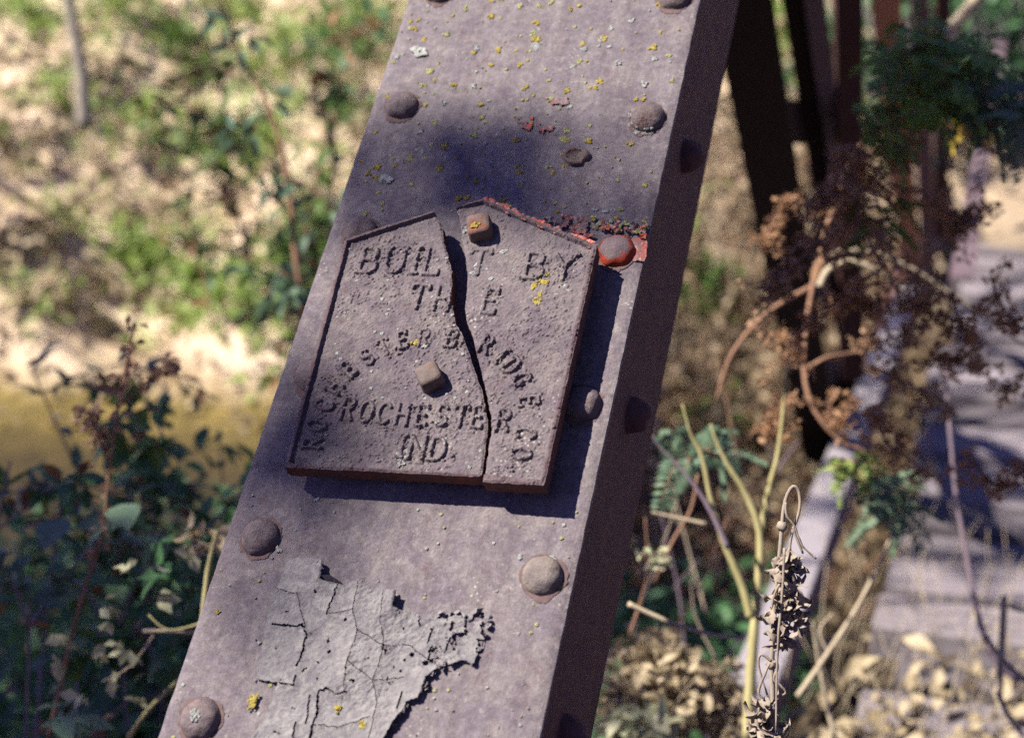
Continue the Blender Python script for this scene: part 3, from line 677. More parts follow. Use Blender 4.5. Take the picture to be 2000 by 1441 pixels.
m = MB(); c0 = uv(934, 437, WF+.0145)
for _ in range(10): blob(m, c0[0]-.002+random.uniform(-.004, .004), c0[1]-.002+random.uniform(-.003, .003), WF+.0146, .0014, 4, .001)
m.build('yellow_lichen', M['ylichen'], PQ, kind='stuff')

# ------------------------------------------------------------------ terrain
def gz(x, y):
    s = (x - TB.x)*RD.x + (y - TB.y)*RD.y; r = (x - TB.x)*RN.x + (y - TB.y)*RN.y
    ap = -.16 + .02*nz(x, y, 0, 2.0)                     # road approach
    k = max(0, min(1, (2.3 - s)/.6)) * max(0, min(1, (r + .12)/.3)); k = k*k*(3-2*k)
    yy = y + .25*x*0 - .35*nz(x, 3.1, 0, .35)
    low = -.75
    pts = ((-60, -.5), (0, -.45), (2.4, -.55), (4.2, -1.0), (5.6, -1.02), (6.4, -.70), (8.5, .25), (12, 1.75), (17, 3.3), (30, 5.5), (60, 9), (300, 22))
    z = pts[-1][1]
    for (a, za), (b, zb) in zip(pts, pts[1:]):
        if a <= yy < b: z = za + (zb-za)*(yy-a)/(b-a); break
    if yy > 6: z += (.40*nz(x, y, 1, .55) + .34*nz(x, y, 7, 1.3) + .17*nz(x, y, 2, 3.0)) * min(1, (yy-6)/1.5)
    z += .03*nz(x, y, 5, 4)
    return z*(1-k) + ap*k
def axis(lo, hi, fa, fb, d):
    a = list(np.arange(fa, fb, d)); st = d; x = fb
    while x < hi: a.append(x); st *= 1.25; x += st
    st = d; x = fa - d
    while x > lo: a.insert(0, x); st *= 1.25; x -= st
    return [lo] + a + [hi]
ax = axis(-300, 300, -7, 9, .09); ay = axis(-200, 400, 1, 19, .09)
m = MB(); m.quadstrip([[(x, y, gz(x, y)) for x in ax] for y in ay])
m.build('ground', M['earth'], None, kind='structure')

def gp(px_, py_):                                      # where a picture ray meets the bank
    d = c2w(((px_-1000)/F, (py_-720.5)/F, 1)); t = 3
    while t < 60:
        p = CAM+d*t
        if p.z < gz(p.x, p.y): return p
        t += .04
    return CAM+d*30
# ------------------------------------------------------------------ truss members behind
def frame_box(mb, a, b, wdir, w_, d_):
    """bar from a to b, width w_ along wdir, depth d_"""
    ax_ = (b-a).normalized(); wd = (wdir - ax_*wdir.dot(ax_)).normalized(); dp = ax_.cross(wd)
    mb.box(a - wd*w_/2 - dp*d_/2, wd*w_, dp*d_, b-a)
def ext(p, q, t): return p + (q-p)*t
def member(name, pt, pb, off, wpx, dep, mat, label, cat='steel member', up=.35, wdir=None, group=None, dn=0.0):
    a = tp(*pt, off); b = tp(*pb, off); a2 = ext(b, a, 1+up); b2 = ext(a, b, 1+dn)
    z = (a-CAM).dot(FW)*.5 + (b-CAM).dot(FW)*.5; w_ = wpx*z/F/.95
    root = empty(name, Matrix.Translation(b2), label, cat, group)
    ax_ = (b2-a2).normalized(); wd = wdir or (RD*.6 + RN*.8); wd = (wd-ax_*wd.dot(ax_)).normalized(); dp = ax_.cross(wd)
    m = MB(); L = b2-a2                                 # an angle: two legs at right angles
    m.box(a2-wd*w_/2, wd*w_, dp*.009, L); o = bevel(m.build('front_leg', mat, root, False), .0015)
    m = MB(); m.box(a2-wd*w_/2+dp*(.0092 if dp.y > 0 else -.0002), wd*.009, dp*(dep if dp.y > 0 else -dep), L); o = bevel(m.build('side_leg', mat, root, False), .0015)
    return root, a2, b2, wd, dp, w_
# paired first diagonal: two black angles joined by batten plates
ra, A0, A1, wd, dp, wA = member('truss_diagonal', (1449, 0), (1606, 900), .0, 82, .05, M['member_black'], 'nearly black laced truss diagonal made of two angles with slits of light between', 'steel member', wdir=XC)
a = tp(1551, 0, 0); b = tp(1686, 900, 0); a2 = ext(b, a, 1.35)
z = 3.0; m = MB(); ww = 46*z/F
axv = (b-a2).normalized(); wd2 = (XC-axv*XC.dot(axv)).normalized(); dp2 = axv.cross(wd2)
m.box(a2-wd2*ww/2, wd2*ww, dp2*.009, b-a2); bevel(m.build('back_leg', M['member_black'], ra, False), .0015)
def batten(y0, y1, nm='batten_plate'):
    m = MB(); f = lambda y: (ext(A0, A1, (y+350)/1360.), ext(a2, b, (y+350)/1360.))
    p0, q0 = f(y0); p1, q1 = f(y1)
    p0 = tp(1465+.174*y0, y0, 0); p1 = tp(1465+.174*y1, y1, 0); q0 = tp(1555+.15*y0, y0, 0); q1 = tp(1555+.15*y1, y1, 0)
    off = RN*-.014
    m.quadstrip([[p0+off, p1+off], [q0+off, q1+off]]); m.quadstrip([[p0+off*1.7, p1+off*1.7], [q0+off*1.7, q1+off*1.7]])
    m.build(nm, M['member_black'], ra, False)
batten(195, 283); batten(462, 590); batten(700, 960); batten(-300, -60)
# ragged rusty shelf at the joint
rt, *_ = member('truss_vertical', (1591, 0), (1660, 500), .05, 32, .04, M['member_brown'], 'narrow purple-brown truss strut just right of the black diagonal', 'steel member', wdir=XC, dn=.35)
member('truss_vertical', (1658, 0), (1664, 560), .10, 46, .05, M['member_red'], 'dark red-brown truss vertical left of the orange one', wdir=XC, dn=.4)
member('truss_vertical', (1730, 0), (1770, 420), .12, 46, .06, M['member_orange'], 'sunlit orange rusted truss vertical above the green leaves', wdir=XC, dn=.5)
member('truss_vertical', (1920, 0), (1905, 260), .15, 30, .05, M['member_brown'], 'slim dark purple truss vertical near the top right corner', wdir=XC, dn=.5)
member('truss_vertical', (1843, 0), (1838, 330), .2, 26, .05, M['member_red'], 'thin dark truss vertical above the deck edge', wdir=XC, dn=.5)
member('truss_vertical', (1796, 0), (1812, 520), .16, 28, .05, M['member_brown'], 'purple-brown truss vertical right of the orange one', wdir=XC, dn=.25)
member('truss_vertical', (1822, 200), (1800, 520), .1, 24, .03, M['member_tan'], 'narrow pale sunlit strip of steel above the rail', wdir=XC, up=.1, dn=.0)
member('truss_vertical', (1965, 0), (1925, 250), .35, 22, .04, M['member_brown'], 'slanting steel strip in the top right corner', wdir=XC, dn=.5)
member('truss_brace', (1812, 380), (1640, 905), .05, 42, .05, M['member_red'], 'rusty brown brace running beside the pale rail', wdir=XC, up=.5, dn=.3)
# pale rail: a box beam along the road edge
def hz(px, py, z):
    d = c2w(((px-1000)/F, (py-720.5)/F, 1)); t = (z-CAM.z)/d.z; return CAM + d*t
rp = hz(1577, 1170, .10); rr = (rp-TB).dot(RN); rs = (rp-TB).dot(RD)
rail = empty('edge_rail', Matrix.Translation(road(rs-1.2, rr, .0)), 'pale straight steel rail running away beside the plank deck', 'rail')
m = MB(); m.box(road(rs-1.6, rr-.082, .1), RN*.082, RD*16, Vector((0, 0, -.012))); bevel(m.build('top_plate', M['rail'], rail, False), .003)
m = MB(); m.box(road(rs-1.6, rr-.078, .0875), RN*.074, RD*16, Vector((0, 0, -.10))); bevel(m.build('side_plate', M['member_brown'], rail, False), .003)  # darker steel stands in for shade on the side face
# timber deck
dk = empty('bridge_deck', Matrix.Translation(road(2.15, rr+.25, -.1)), 'weathered grey plank deck of the bridge, on the right of the pale rail', 'deck')
s = .75; zdeck = -.02; rD = (hz(1745, 1130, -.02)-TB).dot(RN)
for k in range(50):
    wdt = random.uniform(.17, .21); j = random.uniform(-.05, .05); dz = random.uniform(-.025, .025)
    m = MB(); p = road(s, rD+j, zdeck+dz); m.box(p, RN*4.6, RD*wdt, Vector((0, 0, -.075)))
    o = m.build('deck_plank', M['deck'], dk, False); bevel(o, .006, 2)
    s += wdt + random.uniform(.028, .055)
for r_ in (.5, 1.6, 2.7, 3.8):
    m = MB(); m.box(road(2.2, rr+.2+r_, zdeck-.10), RN*.12, RD*9, Vector((0, 0, -.3))); m.build('stringer', M['bark_dark'], dk, False)

# ------------------------------------------------------------------ vegetation
def foliage_cloud(m, c, rad, n, L, W, up=.4, seg=2, curl=.4):
    for _ in range(n):
        v = rv(); p = Vector(c) + Vector((v.x*rad[0], v.y*rad[1], v.z*rad[2])); d = rv() + Vector((0, 0, -.2))
        s_ = random.uniform(.6, 1.25); m.leaf(p, d, rv()*(1-up)+Vector((0, 0, up)), L*s_, W*s_, curl, .2, seg)
def weed(name, base, tip, mat_stem, mat_leaf, nleaf, L, W, label, cat='weed', bend=.12, r=.004, branches=5, group=None, droop=.3, leafmat2=None, seg=4, blen=.22):
    base = Vector(base); tip = Vector(tip); root = empty(name, Matrix.Translation(base), label, cat, group)
    H_ = (tip-base).length; side = rv()*bend*H_; side.z *= .2
    main = smooth_path([base, base.lerp(tip, .35)+side, base.lerp(tip, .7)+side*.8, tip], 5)
    st = MB(); lf = MB(); l2 = MB(); st.tube(main, (r, r*.35), 6)
    paths = [(main, 1)]
    for b in range(branches):
        i = int(len(main)*random.uniform(.25, .92)); i = min(i, len(main)-2); p = main[i]; d = rv(); d.z = abs(d.z)*.6+.25; d.normalize(); l = H_*blen*random.uniform(.6, 1.4)
        bp = smooth_path([p, p+d*l*.5, p+d*l+Vector((0, 0, -l*droop))], 3); st.tube(bp, (r*.5, r*.2), 5); paths.append((bp, .8))
    tot = sum(len(p) for p, _ in paths)
    for k in range(nleaf):
        bp, s_ = random.choice(paths); i = random.randint(1, len(bp)-1); p = bp[i] + rv()*L*.15
        d = rv() + (bp[i]-bp[i-1]).normalized()*.5; sc = random.uniform(.55, 1.2)*s_
        (lf if not leafmat2 or random.random() < .7 else l2).leaf(p, d, Vector((0, 0, 1))+rv()*.6, L*sc, W*sc, random.uniform(.2, .9), random.uniform(.1, .35), seg)
    st.build('stem', mat_stem, root)
    if lf.v: lf.build('foliage', mat_leaf, root)
    if l2.v: l2.build('dry_foliage', leafmat2, root)
    return root

GG = 'leafy weeds massed in the shade at the lower left'
def on_ground(p): return Vector((p.x, p.y, gz(p.x, p.y)))
# shaded weeds lower left; specs: tip px, tip py, depth, leaf material, leaves
spec = [
 (60, 715, 2.5, 'leaf_blue', 170, 'bluish-green weed with its top at the left edge of the dark thicket'),
 (180, 730, 2.4, 'leaf_dark', 150, 'dark weed with drooping top left of the pale seedy stalk'),
 (255, 775, 2.3, 'leaf_mid', 120, 'lighter green weed sprawling above the dark thicket'),
 (340, 850, 2.6, 'leaf_dark', 150, 'dark green weed at the foot of the sandy bank'),
 (430, 870, 2.7, 'leaf_blue', 130, 'bluish weed just left of the post below the bank'),
 (500, 900, 2.6, 'leaf_dark', 120, 'dark weed touching the left edge of the post'),
 (20, 900, 2.1, 'leaf_dark', 150, 'dark broad-leaved weed at the left picture edge'),
 (120, 960, 2.0, 'leaf_dark', 130, 'low dark weed under the pale seedy stalk'),
 (300, 930, 2.3, 'leaf_dark', 160, 'dense dark weed in the middle of the thicket'),
 (400, 1010, 2.2, 'leaf_dark', 130, 'dark weed beside the lower post edge'),
 (60, 1170, 1.9, 'leaf_blue', 110, 'bluish low weed in the bottom left corner'),
 (230, 1180, 2.0, 'leaf_dark', 110, 'dark low weed behind the yellow-green stalk'),
 (330, 1250, 2.1, 'leaf_dark', 110, 'dark low weed at the foot of the post'),
 (150, 1330, 1.9, 'leaf_blue', 90, 'small bluish weed at the bottom edge'),
]
for (tx, ty, dz, lm, n, lb) in spec:
    tip = at(tx, ty, dz); base = on_ground(tip + Vector((random.uniform(-.15, .1), random.uniform(-.1, .2), 0)))
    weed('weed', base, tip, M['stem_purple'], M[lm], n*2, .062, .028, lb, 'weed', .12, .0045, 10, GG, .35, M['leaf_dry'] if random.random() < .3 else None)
# undergrowth filling the thicket floor
m = MB()
for _ in range(9000):
    d = random.uniform(1.9, 4.8); px_ = random.uniform(-250, 640); q = at(px_, 800, d); x, y = q.x, q.y
    h_ = random.random()**1.6*.75
    m.leaf((x, y, gz(x, y)+h_), rv(), Vector((0, 0, 1))+rv()*.8, random.uniform(.04, .085), random.uniform(.02, .045), .5, .2, 2)
for _ in range(4200):
    d = random.uniform(2.4, 5.0); px_ = random.uniform(1150, 1620); q = at(px_, 800, d); x, y = q.x, q.y
    if (q-TB).dot(RN) > rr-.12: continue
    m.leaf((x, y, gz(x, y)+random.random()**1.6*.45), rv(), Vector((0, 0, 1))+rv()*.8, random.uniform(.03, .075), random.uniform(.02, .04), .5, .2, 2)
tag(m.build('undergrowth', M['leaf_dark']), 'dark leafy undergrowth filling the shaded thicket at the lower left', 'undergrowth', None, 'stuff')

def traced(name, paths, rad, mat, label, cat, part='stem', leaves=None, sides=7):
    """paths: list of (pts[(px,py,depth)], r0, r1)"""
    P = [smooth_path([at(*q) for q in pts], 5) for pts, *_ in paths]
    low = min((p for pp_ in P for p in pp_), key=lambda p: p.z)
    root = empty(name, Matrix.Translation(low), label, cat); m = MB()
    for pp_, (_, r0, r1) in zip(P, paths): m.tube(pp_, (r0*rad, r1*rad), sides, .08)
    m.build(part, mat, root); return root, P
# pale seed stalk (left)
root, P = traced('seed_stalk', [([(95, 1441, 1.9), (150, 1200, 1.9), (200, 1040, 1.88), (215, 900, 1.86), (240, 740, 1.86), (262, 640, 1.88)], 1.2, .5), ([(212, 900, 1.86), (190, 850, 1.85), (170, 800, 1.86)], .6, .4), ([(230, 800, 1.86), (300, 730, 1.88), (340, 700, 1.9)], .5, .3)], .0026, M['stem_brown'], 'tall brown weed stalk with dry seed heads rising over the dark thicket', 'weed stalk')
m = MB()
for pp_ in P:
    for _ in range(80):
        i = int(len(pp_)*random.uniform(.35, .99)); foliage_cloud(m, pp_[min(i, len(pp_)-1)], (.012, .012, .012), 1, .014, .008)
m.build('seed_head', M['seed'], root)
m = MB()
for q in ((150, 1030, 1.88), (235, 985, 1.87), (60, 1170, 1.9), (120, 1010, 1.9)):
    m = MB(); m.leaf(at(*q), rv()+XC*.4, Vector((0, -.4, 1)), .07, .045, .4, .15, 5); m.build('leaf', M['leaf_blue'], root)
# yellow-green stalk lower left
root, P = traced('green_stalk', [([(395, 1441, 1.75), (392, 1270, 1.75), (405, 1120, 1.76), (425, 1035, 1.77)], 1.3, .7), ([(395, 1290, 1.75), (440, 1310, 1.72), (500, 1330, 1.70)], .8, .5), ([(400, 1215, 1.75), (330, 1230, 1.74), (290, 1200, 1.74)], .6, .3)], .0032, M['stem_green'], 'yellow-green forked stalk standing left of the lower post', 'weed stalk')
m = MB()
for px_, py_ in ((205, 1180), (215, 1215), (230, 1250), (245, 1265), (120, 1240), (200, 1270), (115, 1290), (365, 1085), (240, 1110), (215, 1320), (260, 1368), (160, 1360), (310, 1165)):
    m = MB(); foliage_cloud(m, at(px_*.99+3, py_, 1.78), (.006, .006, .008), 4, .022, .015); m.build('bud', M['leaf_pale'], root)
traced('dry_twig', [([(280, 1232, 1.8), (330, 1232, 1.8), (375, 1235, 1.82), (450, 1228, 1.9)], 1, .7), ([(300, 1240, 1.8), (255, 1300, 1.78), (200, 1330, 1.76)], .7, .3)], .0024, M['stem_tan'], 'pale dry twig lying across the dark gap beside the post', 'twig')
traced('grass_blade', [([(250, 1441, 1.8), (290, 1385, 1.8), (345, 1330, 1.82), (380, 1290, 1.84)], 1, .5)], .0032, M['stem_green'], 'single yellow blade leaning towards the lower left rivet', 'grass blade')
m = MB(); r_ = empty('dry_sprig', Matrix.Translation(at(430, 1120, 1.9)), 'small pale dry sprig peeping out left of the post below the plaque', 'sprig')
m.tube([at(445, 1130, 1.9), at(425, 1070, 1.9), at(370, 1052, 1.88)], .0015, 5); m.build('stem', M['stem_tan'], r_)
m = MB()
for _ in range(26): m.leaf(at(random.uniform(360, 440), random.uniform(1035, 1062), 1.89), rv(), rv(), .028, .012, .8, .3, 3)
m.build('foliage', M['leaf_tan'], r_)

# tall dark weed in the middle distance, against the bank
root, P = traced('tall_weed', [([(600, 900, 3.0), (590, 620, 3.0), (575, 480, 3.0), (560, 330, 3.0), (520, 200, 3.0), (470, 110, 3.02), (440, 20, 3.05)], 1.2, .5), ([(570, 400, 3), (540, 300, 3), (500, 250, 2.98)], .5, .3), ([(560, 340, 3), (610, 370, 3), (650, 400, 3)], .5, .3), ([(585, 560, 3), (530, 520, 3), (470, 500, 3)], .5, .3)], .006, M['stem_brown'], 'tall dark-stemmed weed standing before the sandy bank close to the post', 'weed')
m = MB()
for q, n, s_ in (((510, 195), 4, .10), ((470, 245), 4, .08), ((545, 355), 5, .08), ((580, 385), 5, .09), ((520, 300), 4, .06), ((560, 570), 6, .10), ((605, 590), 6, .10), ((575, 540), 4, .09), ((600, 450), 4, .07), ((480, 90), 6, .07), ((440, 40), 5, .08), ((470, 510), 4, .07), ((650, 395), 3, .07)):
    for _ in range(n+2): m.leaf(at(q[0]+random.uniform(-40, 40), q[1]+random.uniform(-25, 25), 3.0), rv()+Vector((0, 0, -.3)), rv()+Vector((0, 0, .8)), s_*.62, s_*.24, .5, .25, 4)
m.build('foliage', M['leaf_blue'], root)
for tx, ty, bx, by, dz, lm, n, lb in ((430, 150, 500, 560, 4.2, 'leaf_mid', 90, 'twiggy leafy shrub on the bank left of the tall dark weed'), (620, 330, 600, 760, 3.9, 'leaf_mid', 110, 'twiggy green shrub touching the left edge of the post beside the plaque'), (330, 330, 420, 640, 4.6, 'leaf_dark', 70, 'small dark twiggy shrub in the middle of the sandy bank'), (690, 60, 650, 420, 4.4, 'leaf_dark', 100, 'twiggy shrub at the top left edge of the post'), (560, 520, 560, 820, 4.0, 'leaf_bright', 80, 'bright leafy shrub low beside the post')):
    weed('twiggy_shrub', at(bx, by, dz), at(tx, ty, dz), M['stem_brown'], M[lm], n, .075, .036, lb, 'shrub', .10, .006, 14, 'twiggy shrubs on the sandy bank', .1, M['leaf_dry'], 3, .35)
m = MB()
for _ in range(1800):
    p = gp(random.uniform(-80, 1300), random.uniform(60, 850)); L = random.uniform(.04, .13); m.leaf(p+Vector((0, 0, random.uniform(0, .05))), rv(), Vector((0, 0, 1))+rv()*.8, L, L*.45, random.uniform(.2, 1.4), .3, 2)
tag(m.build('bank_litter', M['leaf_brush']), 'brown dead leaves lying on the sandy bank', 'leaf litter', None, 'stuff')
# sapling at upper left
root, P = traced('sapling', [([(165, 250, 6.2), (160, 150, 6.2), (140, 30, 6.2), (118, -120, 6.2), (95, -500, 6.2)], 1.1, .6)], .03, M['bark'], 'slender pale sapling trunk at the upper left on the bank', 'sapling', 'trunk')
m = MB(); foliage_cloud(m, at(120, -700, 6.2), (.8, .8, .5), 700, .09, .05); m.build('crown', M['leaf_mid'], root)
# green ground cover in patches
m = MB(); m2 = MB()
def gcover(mb, cx, cy, r, n, h, L):
    for _ in range(n):
        a = random.random()*6.28; d = r*abs(random.gauss(0, .5)); x = cx+d*math.cos(a); y = cy+d*math.sin(a)
        mb.leaf((x, y, gz(x, y)+random.random()*h), rv()+Vector((0, 0, .6)), Vector((0, -.3, 1))+rv()*.8, L*random.uniform(.6, 1.2), L*.5, .5, .2, 2)
for px_, py_, r, n in ((560, 560, .35, 420), (480, 610, .3, 300), (300, 560, .3, 260), (620, 500, .25, 220), (250, 530, .2, 140), (380, 600, .25, 200), (130, 225, .25, 160), (290, 270, .25, 200), (430, 300, .5, 380), (520, 330, .4, 300), (350, 110, .6, 300), (560, 130, .6, 420), (640, 90, .7, 420), (660, 250, .3, 160), (700, 60, .6, 380), (60, 60, .5, 260), (450, 40, .8, 420), (240, 40, .7, 300), (20, 20, .5, 240), (1390, 640, .2, 200), (1400, 600, .15, 90), (1330, 480, .2, 90), (1430, 880, .2, 120), (1530, 100, .8, 600), (1620, 120, .8, 600), (620, 820, .3, 100)):
    p = gp(px_, py_); gcover(m if random.random() < .72 else m2, p.x, p.y, r, int(n*.7), .22, .085)
m3 = MB()
for _ in range(150):
    p = gp(random.uniform(640, 1300), random.uniform(0, 800)); gcover(random.choice([m, m2, m3]), p.x, p.y, .3, 16, .15, .08)
for _ in range(260):
    p = gp(random.uniform(-100, 1700), random.uniform(-20, 190)); gcover(random.choice([m, m2, m3, m3]), p.x, p.y, .22, 6, .22, .09)
for _ in range(240):
    p = gp(random.uniform(-100, 760), random.uniform(20, 620)); gcover(m3, p.x, p.y, .16, 9, .10, .09)
tag(m3.build('dead_cover', M['leaf_tan']), 'pale dead plants mixed among the green on the bank', 'dead plants', None, 'stuff')
for _ in range(90):
    p = gp(random.uniform(-50, 700), random.uniform(200, 700)); gcover(m, p.x, p.y, .12, 14, .12, .06)
tag(m.build('ground_cover', M['leaf_bright']), 'bright green low plants in patches over the sunny bank', 'ground cover', None, 'stuff')
tag(m2.build('ground_cover', M['leaf_mid']), 'darker green low plants on the upper bank', 'ground cover', None, 'stuff')
# dry litter on bank seen between post and truss, and on the near right ground
m = MB()
for _ in range(4600):
    u_ = random.random()
    if u_ < .35: p = gp(random.uniform(1200, 1720), random.uniform(300, 950)); L = random.uniform(.05, .12)
    elif u_ < .5: p = gp(random.uniform(-50, 700), random.uniform(100, 800)); L = random.uniform(.04, .1)
    else:
        p = hz(random.uniform(1550, 2150), 1230+420*random.random()**.55, -.02)
        if random.random() < .76: continue
        L = random.uniform(.03, .075)
    m.leaf(p+Vector((0, 0, random.uniform(.0, .035))), rv(), Vector((0, 0, 1))+rv()*.7, L, L*.5, random.uniform(.2, 1.4), .3, 2)
tag(m.build('leaf_litter', M['leaf_tan']), 'tan dead leaves scattered over the ground', 'leaf litter', None, 'stuff')
# rows of shrubs on top of the bank
for k, (px_, d, hgt, lm, lb) in enumerate(((-120, 13, 2.2, 'leaf_mid', 'green shrub at the upper left picture corner'), (200, 14.5, 2.4, 'leaf_dark', 'dark green shrub on the bank top right of the sapling'), (520, 12.5, 2.2, 'leaf_mid', 'green shrub on the bank top left of the post'), (740, 14, 2.6, 'leaf_bright', 'bright shrub on the bank top touching the post'), (1530, 12, 2.4, 'leaf_bright', 'bright green shrub seen through the slit in the black diagonal'), (1640, 13, 2.6, 'leaf_bright', 'bright shrub between the brown truss verticals'), (1800, 15, 3, 'leaf_mid', 'green shrub behind the orange truss vertical'), (2050, 17, 3, 'leaf_dark', 'dark shrub at the upper right corner beyond the deck'))):
    q = at(px_, 0, d); b = Vector((q.x, q.y, gz(q.x, q.y))); root = empty('shrub', Matrix.Translation(b), lb, 'shrub', 'shrubs along the top of the bank')
    st = MB(); lf = MB()
    for _ in range(9):
        d_ = rv(); d_.z = abs(d_.z)+.7; d_.normalize(); tip = b+d_*hgt*random.uniform(.6, 1); st.tube(smooth_path([b, b.lerp(tip, .5)+rv()*.15, tip], 3), (.025, .008), 5)
        for _ in range(3): foliage_cloud(lf, b.lerp(tip, random.uniform(.35, 1)), (.45, .45, .4), 60, .13, .075)
    st.build('stem', M['bark_dark'], root); lf.build('foliage', M[lm], root)
m = MB(); m_ = MB()
for _ in range(700):
    px_ = random.uniform(1720, 2200); p = gp(px_, random.uniform(-20, 330)); d_ = rv(); d_.z = abs(d_.z)+.2; d_.normalize(); l = random.uniform(.3, 1.2); q = p+d_*l
    m.tube([p, p.lerp(q, .5)+rv()*.05, q], (.010, .004), 4); foliage_cloud(m_, q, (.2, .2, .18), 8, .11, .06)
tag(m.build('brushwood', M['stem_purple']), 'bluish twigs of the brush beyond the far deck', 'brushwood', None, 'stuff')
tag(m_.build('brush_foliage', M['leaf_dark']), 'dark leaves of the brush beyond the far deck', 'brush', None, 'stuff')
# trees beyond
for px_, d, lb in ((-350, 16, 'grey tree at the far left of the bank'), (360, 19, 'dark tree trunk on the hill left of the post'), (900, 20, 'tree on the hill hidden mostly by the post'), (1780, 9.5, 'pale tree trunk standing behind the orange truss vertical'), (1960, 12, 'pale tree trunk in the upper right corner'), (2300, 16, 'tree on the hill beyond the deck')):
    q = at(px_, 60, d); b = Vector((q.x, q.y, gz(q.x, q.y)-.1)); root = empty('tree', Matrix.Translation(b), lb, 'tree', 'trees on the hill'); st = MB(); lf = MB(); Ht = 8
    tp_ = smooth_path([b, b+Vector((.1, 0, Ht*.4)), b+Vector((-.1, .1, Ht*.75)), b+Vector((.1, 0, Ht))], 4); st.tube(tp_, (.17, .04), 9, .06)
    for _ in range(14):
        p = tp_[random.randint(5, len(tp_)-1)]; d_ = rv(); d_.z = abs(d_.z)*.6+.1; e = p+d_*random.uniform(1, 2.4); st.tube([p, p.lerp(e, .5)+rv()*.1, e], (.045, .01), 5); foliage_cloud(lf, e, (.8, .8, .6), 130, .2, .12)
    st.build('trunk', M['bark'], root); lf.build('crown', M['leaf_mid'], root)
# exposed roots and dark hollow on the bank
root = None
for pts, lb in (([(-30, 330), (60, 400), (130, 415), (230, 345), (300, 300)], 'dark exposed root curving across the bank at the left edge'), ([(330, 170), (420, 150), (520, 175), (600, 200)], 'dark root hanging below the bank top'), ([(0, 470), (50, 440), (110, 450)], 'short root at the left picture edge')):
    m = MB(); m.tube(smooth_path([gp(*q)+Vector((0, -.06, .03)) for q in pts], 5), (.035, .015), 7, .15); tag(m.build('exposed_root', M['bark_dark']), lb, 'root')

# ---- right side plants
Z3 = lambda x, y, d: (1150+x/2.353, 900+y/2.353, d)
root, P = traced('forked_sapling', [([Z3(*q, 1.95) for q in ((730, 1273), (745, 950), (775, 600), (785, 330), (720, 150), (640, 20), (590, -80), (560, -170))], .95, .15), ([Z3(*q, 1.93) for q in ((745, 720), (700, 560), (620, 370), (560, 170), (520, -20), (470, -120), (430, -260))], .75, .12), ([Z3(*q, 2.0) for q in ((790, 330), (830, 120), (870, -40), (900, -300), (930, -600))], .6, .15)], .0085, M['stem_green'], 'thick yellow-green forked sapling stem between the post and the hooked stalk', 'sapling')
traced('bare_twig', [([Z3(*q, 1.9) for q in ((640, 400), (560, 230), (490, 120), (400, 10), (330, -60), (290, -120))], 1.0, .15)], .004, M['stem_purple'], 'bluish bare twig crossing the fork of the green sapling', 'twig')
traced('bare_twig', [([Z3(*q, 1.75) for q in ((180, 655), (300, 710), (400, 750), (560, 795), (700, 815))], 1, .6)], .0034, M['stem_tan'], 'tan twig lying level right of the lower post', 'twig')
traced('bare_twig', [([Z3(*q, 2.0) for q in ((290, 235), (400, 260), (540, 290))], .5, 1)], .003, M['stem_tan'], 'short tan twig stub left of the green fork', 'twig')
traced('bare_twig', [([Z3(*q, 2.1) for q in ((300, 560), (380, 380), (470, 220), (500, 60))], 1, .6)], .003, M['stem_brown'], 'thin brown twig leaning right beside the post edge', 'twig')
traced('bare_twig', [([Z3(*q, 2.15) for q in ((960, 1080), (1100, 880), (1250, 640), (1370, 390), (1420, 250))], 1.0, .3), ([Z3(*q, 2.15) for q in ((1100, 880), (1060, 780), (1120, 700))], .5, .3)], .0045, M['stem_tan'], 'long tan branch leaning right behind the pale rail', 'twig')
traced('bare_twig', [([Z3(*q, 2.2) for q in ((1130, 1273), (1070, 1000), (1040, 820), (1030, 740))], 1.0, .25)], .004, M['stem_tan'], 'upright tan twig rising from the bottom edge right of the rail', 'twig')
traced('bare_twig', [([Z3(*q, 2.4) for q in ((1980, 1010), (1880, 930), (1800, 750), (1740, 450), (1690, 160), (1660, -150), (1640, -420))], 1.1, .5)], .0055, M['stem_purple'], 'long thin stem climbing in front of the deck planks', 'twig')
traced('bare_twig', [([Z3(*q, 2.2) for q in ((1880, 1100), (1895, 900), (1910, 620))], 1.3, 1.0), ([Z3(*q, 2.2) for q in ((1895, 640), (1960, 680), (2050, 700))], .6, .4)], .005, M['stem_tan'], 'pale snapped upright twig at the lower right edge', 'twig')
traced('bare_twig', [([Z3(*q, 2.0) for q in ((2060, 1040), (1960, 970), (1860, 860), (1830, 800))], 1.0, .5), ([Z3(*q, 2.0) for q in ((1880, 1060), (1930, 1170), (2000, 1260))], .8, .5)], .005, M['stem_tan'], 'pale forked twig in the bottom right corner', 'twig')
fs = random.Random(5)
for k, (x0, y0, x1, y1, d) in enumerate(((1250, 1180, 1330, 950, 2.2), (1300, 1260, 1420, 1010, 2.3), (1340, 1300, 1290, 1000, 2.5), (1400, 1290, 1350, 1100, 2.2), (1230, 1240, 1260, 1010, 2.1), (1420, 1280, 1500, 1150, 2.4), (1380, 1200, 1300, 900, 2.6), (1440, 900, 1400, 700, 2.6), (1500, 1000, 1560, 860, 2.5))):
    traced('bare_twig', [([(x0, y0, d), ((x0+x1)/2+fs.uniform(-20, 20), (y0+y1)/2, d), (x1, y1, d)], 1.1, .4), ([((x0+x1)/2, (y0+y1)/2, d), ((x0+x1)/2+fs.uniform(-60, 60), (y0+y1)/2-60, d)], .5, .3)], .0022, M[('stem_tan', 'stem_brown', 'stem_purple')[k % 3]], ('first', 'second', 'third', 'fourth', 'fifth', 'sixth', 'seventh', 'eighth', 'ninth')[k] + ' of nine thin twigs in the gap between post and rail', 'twig')
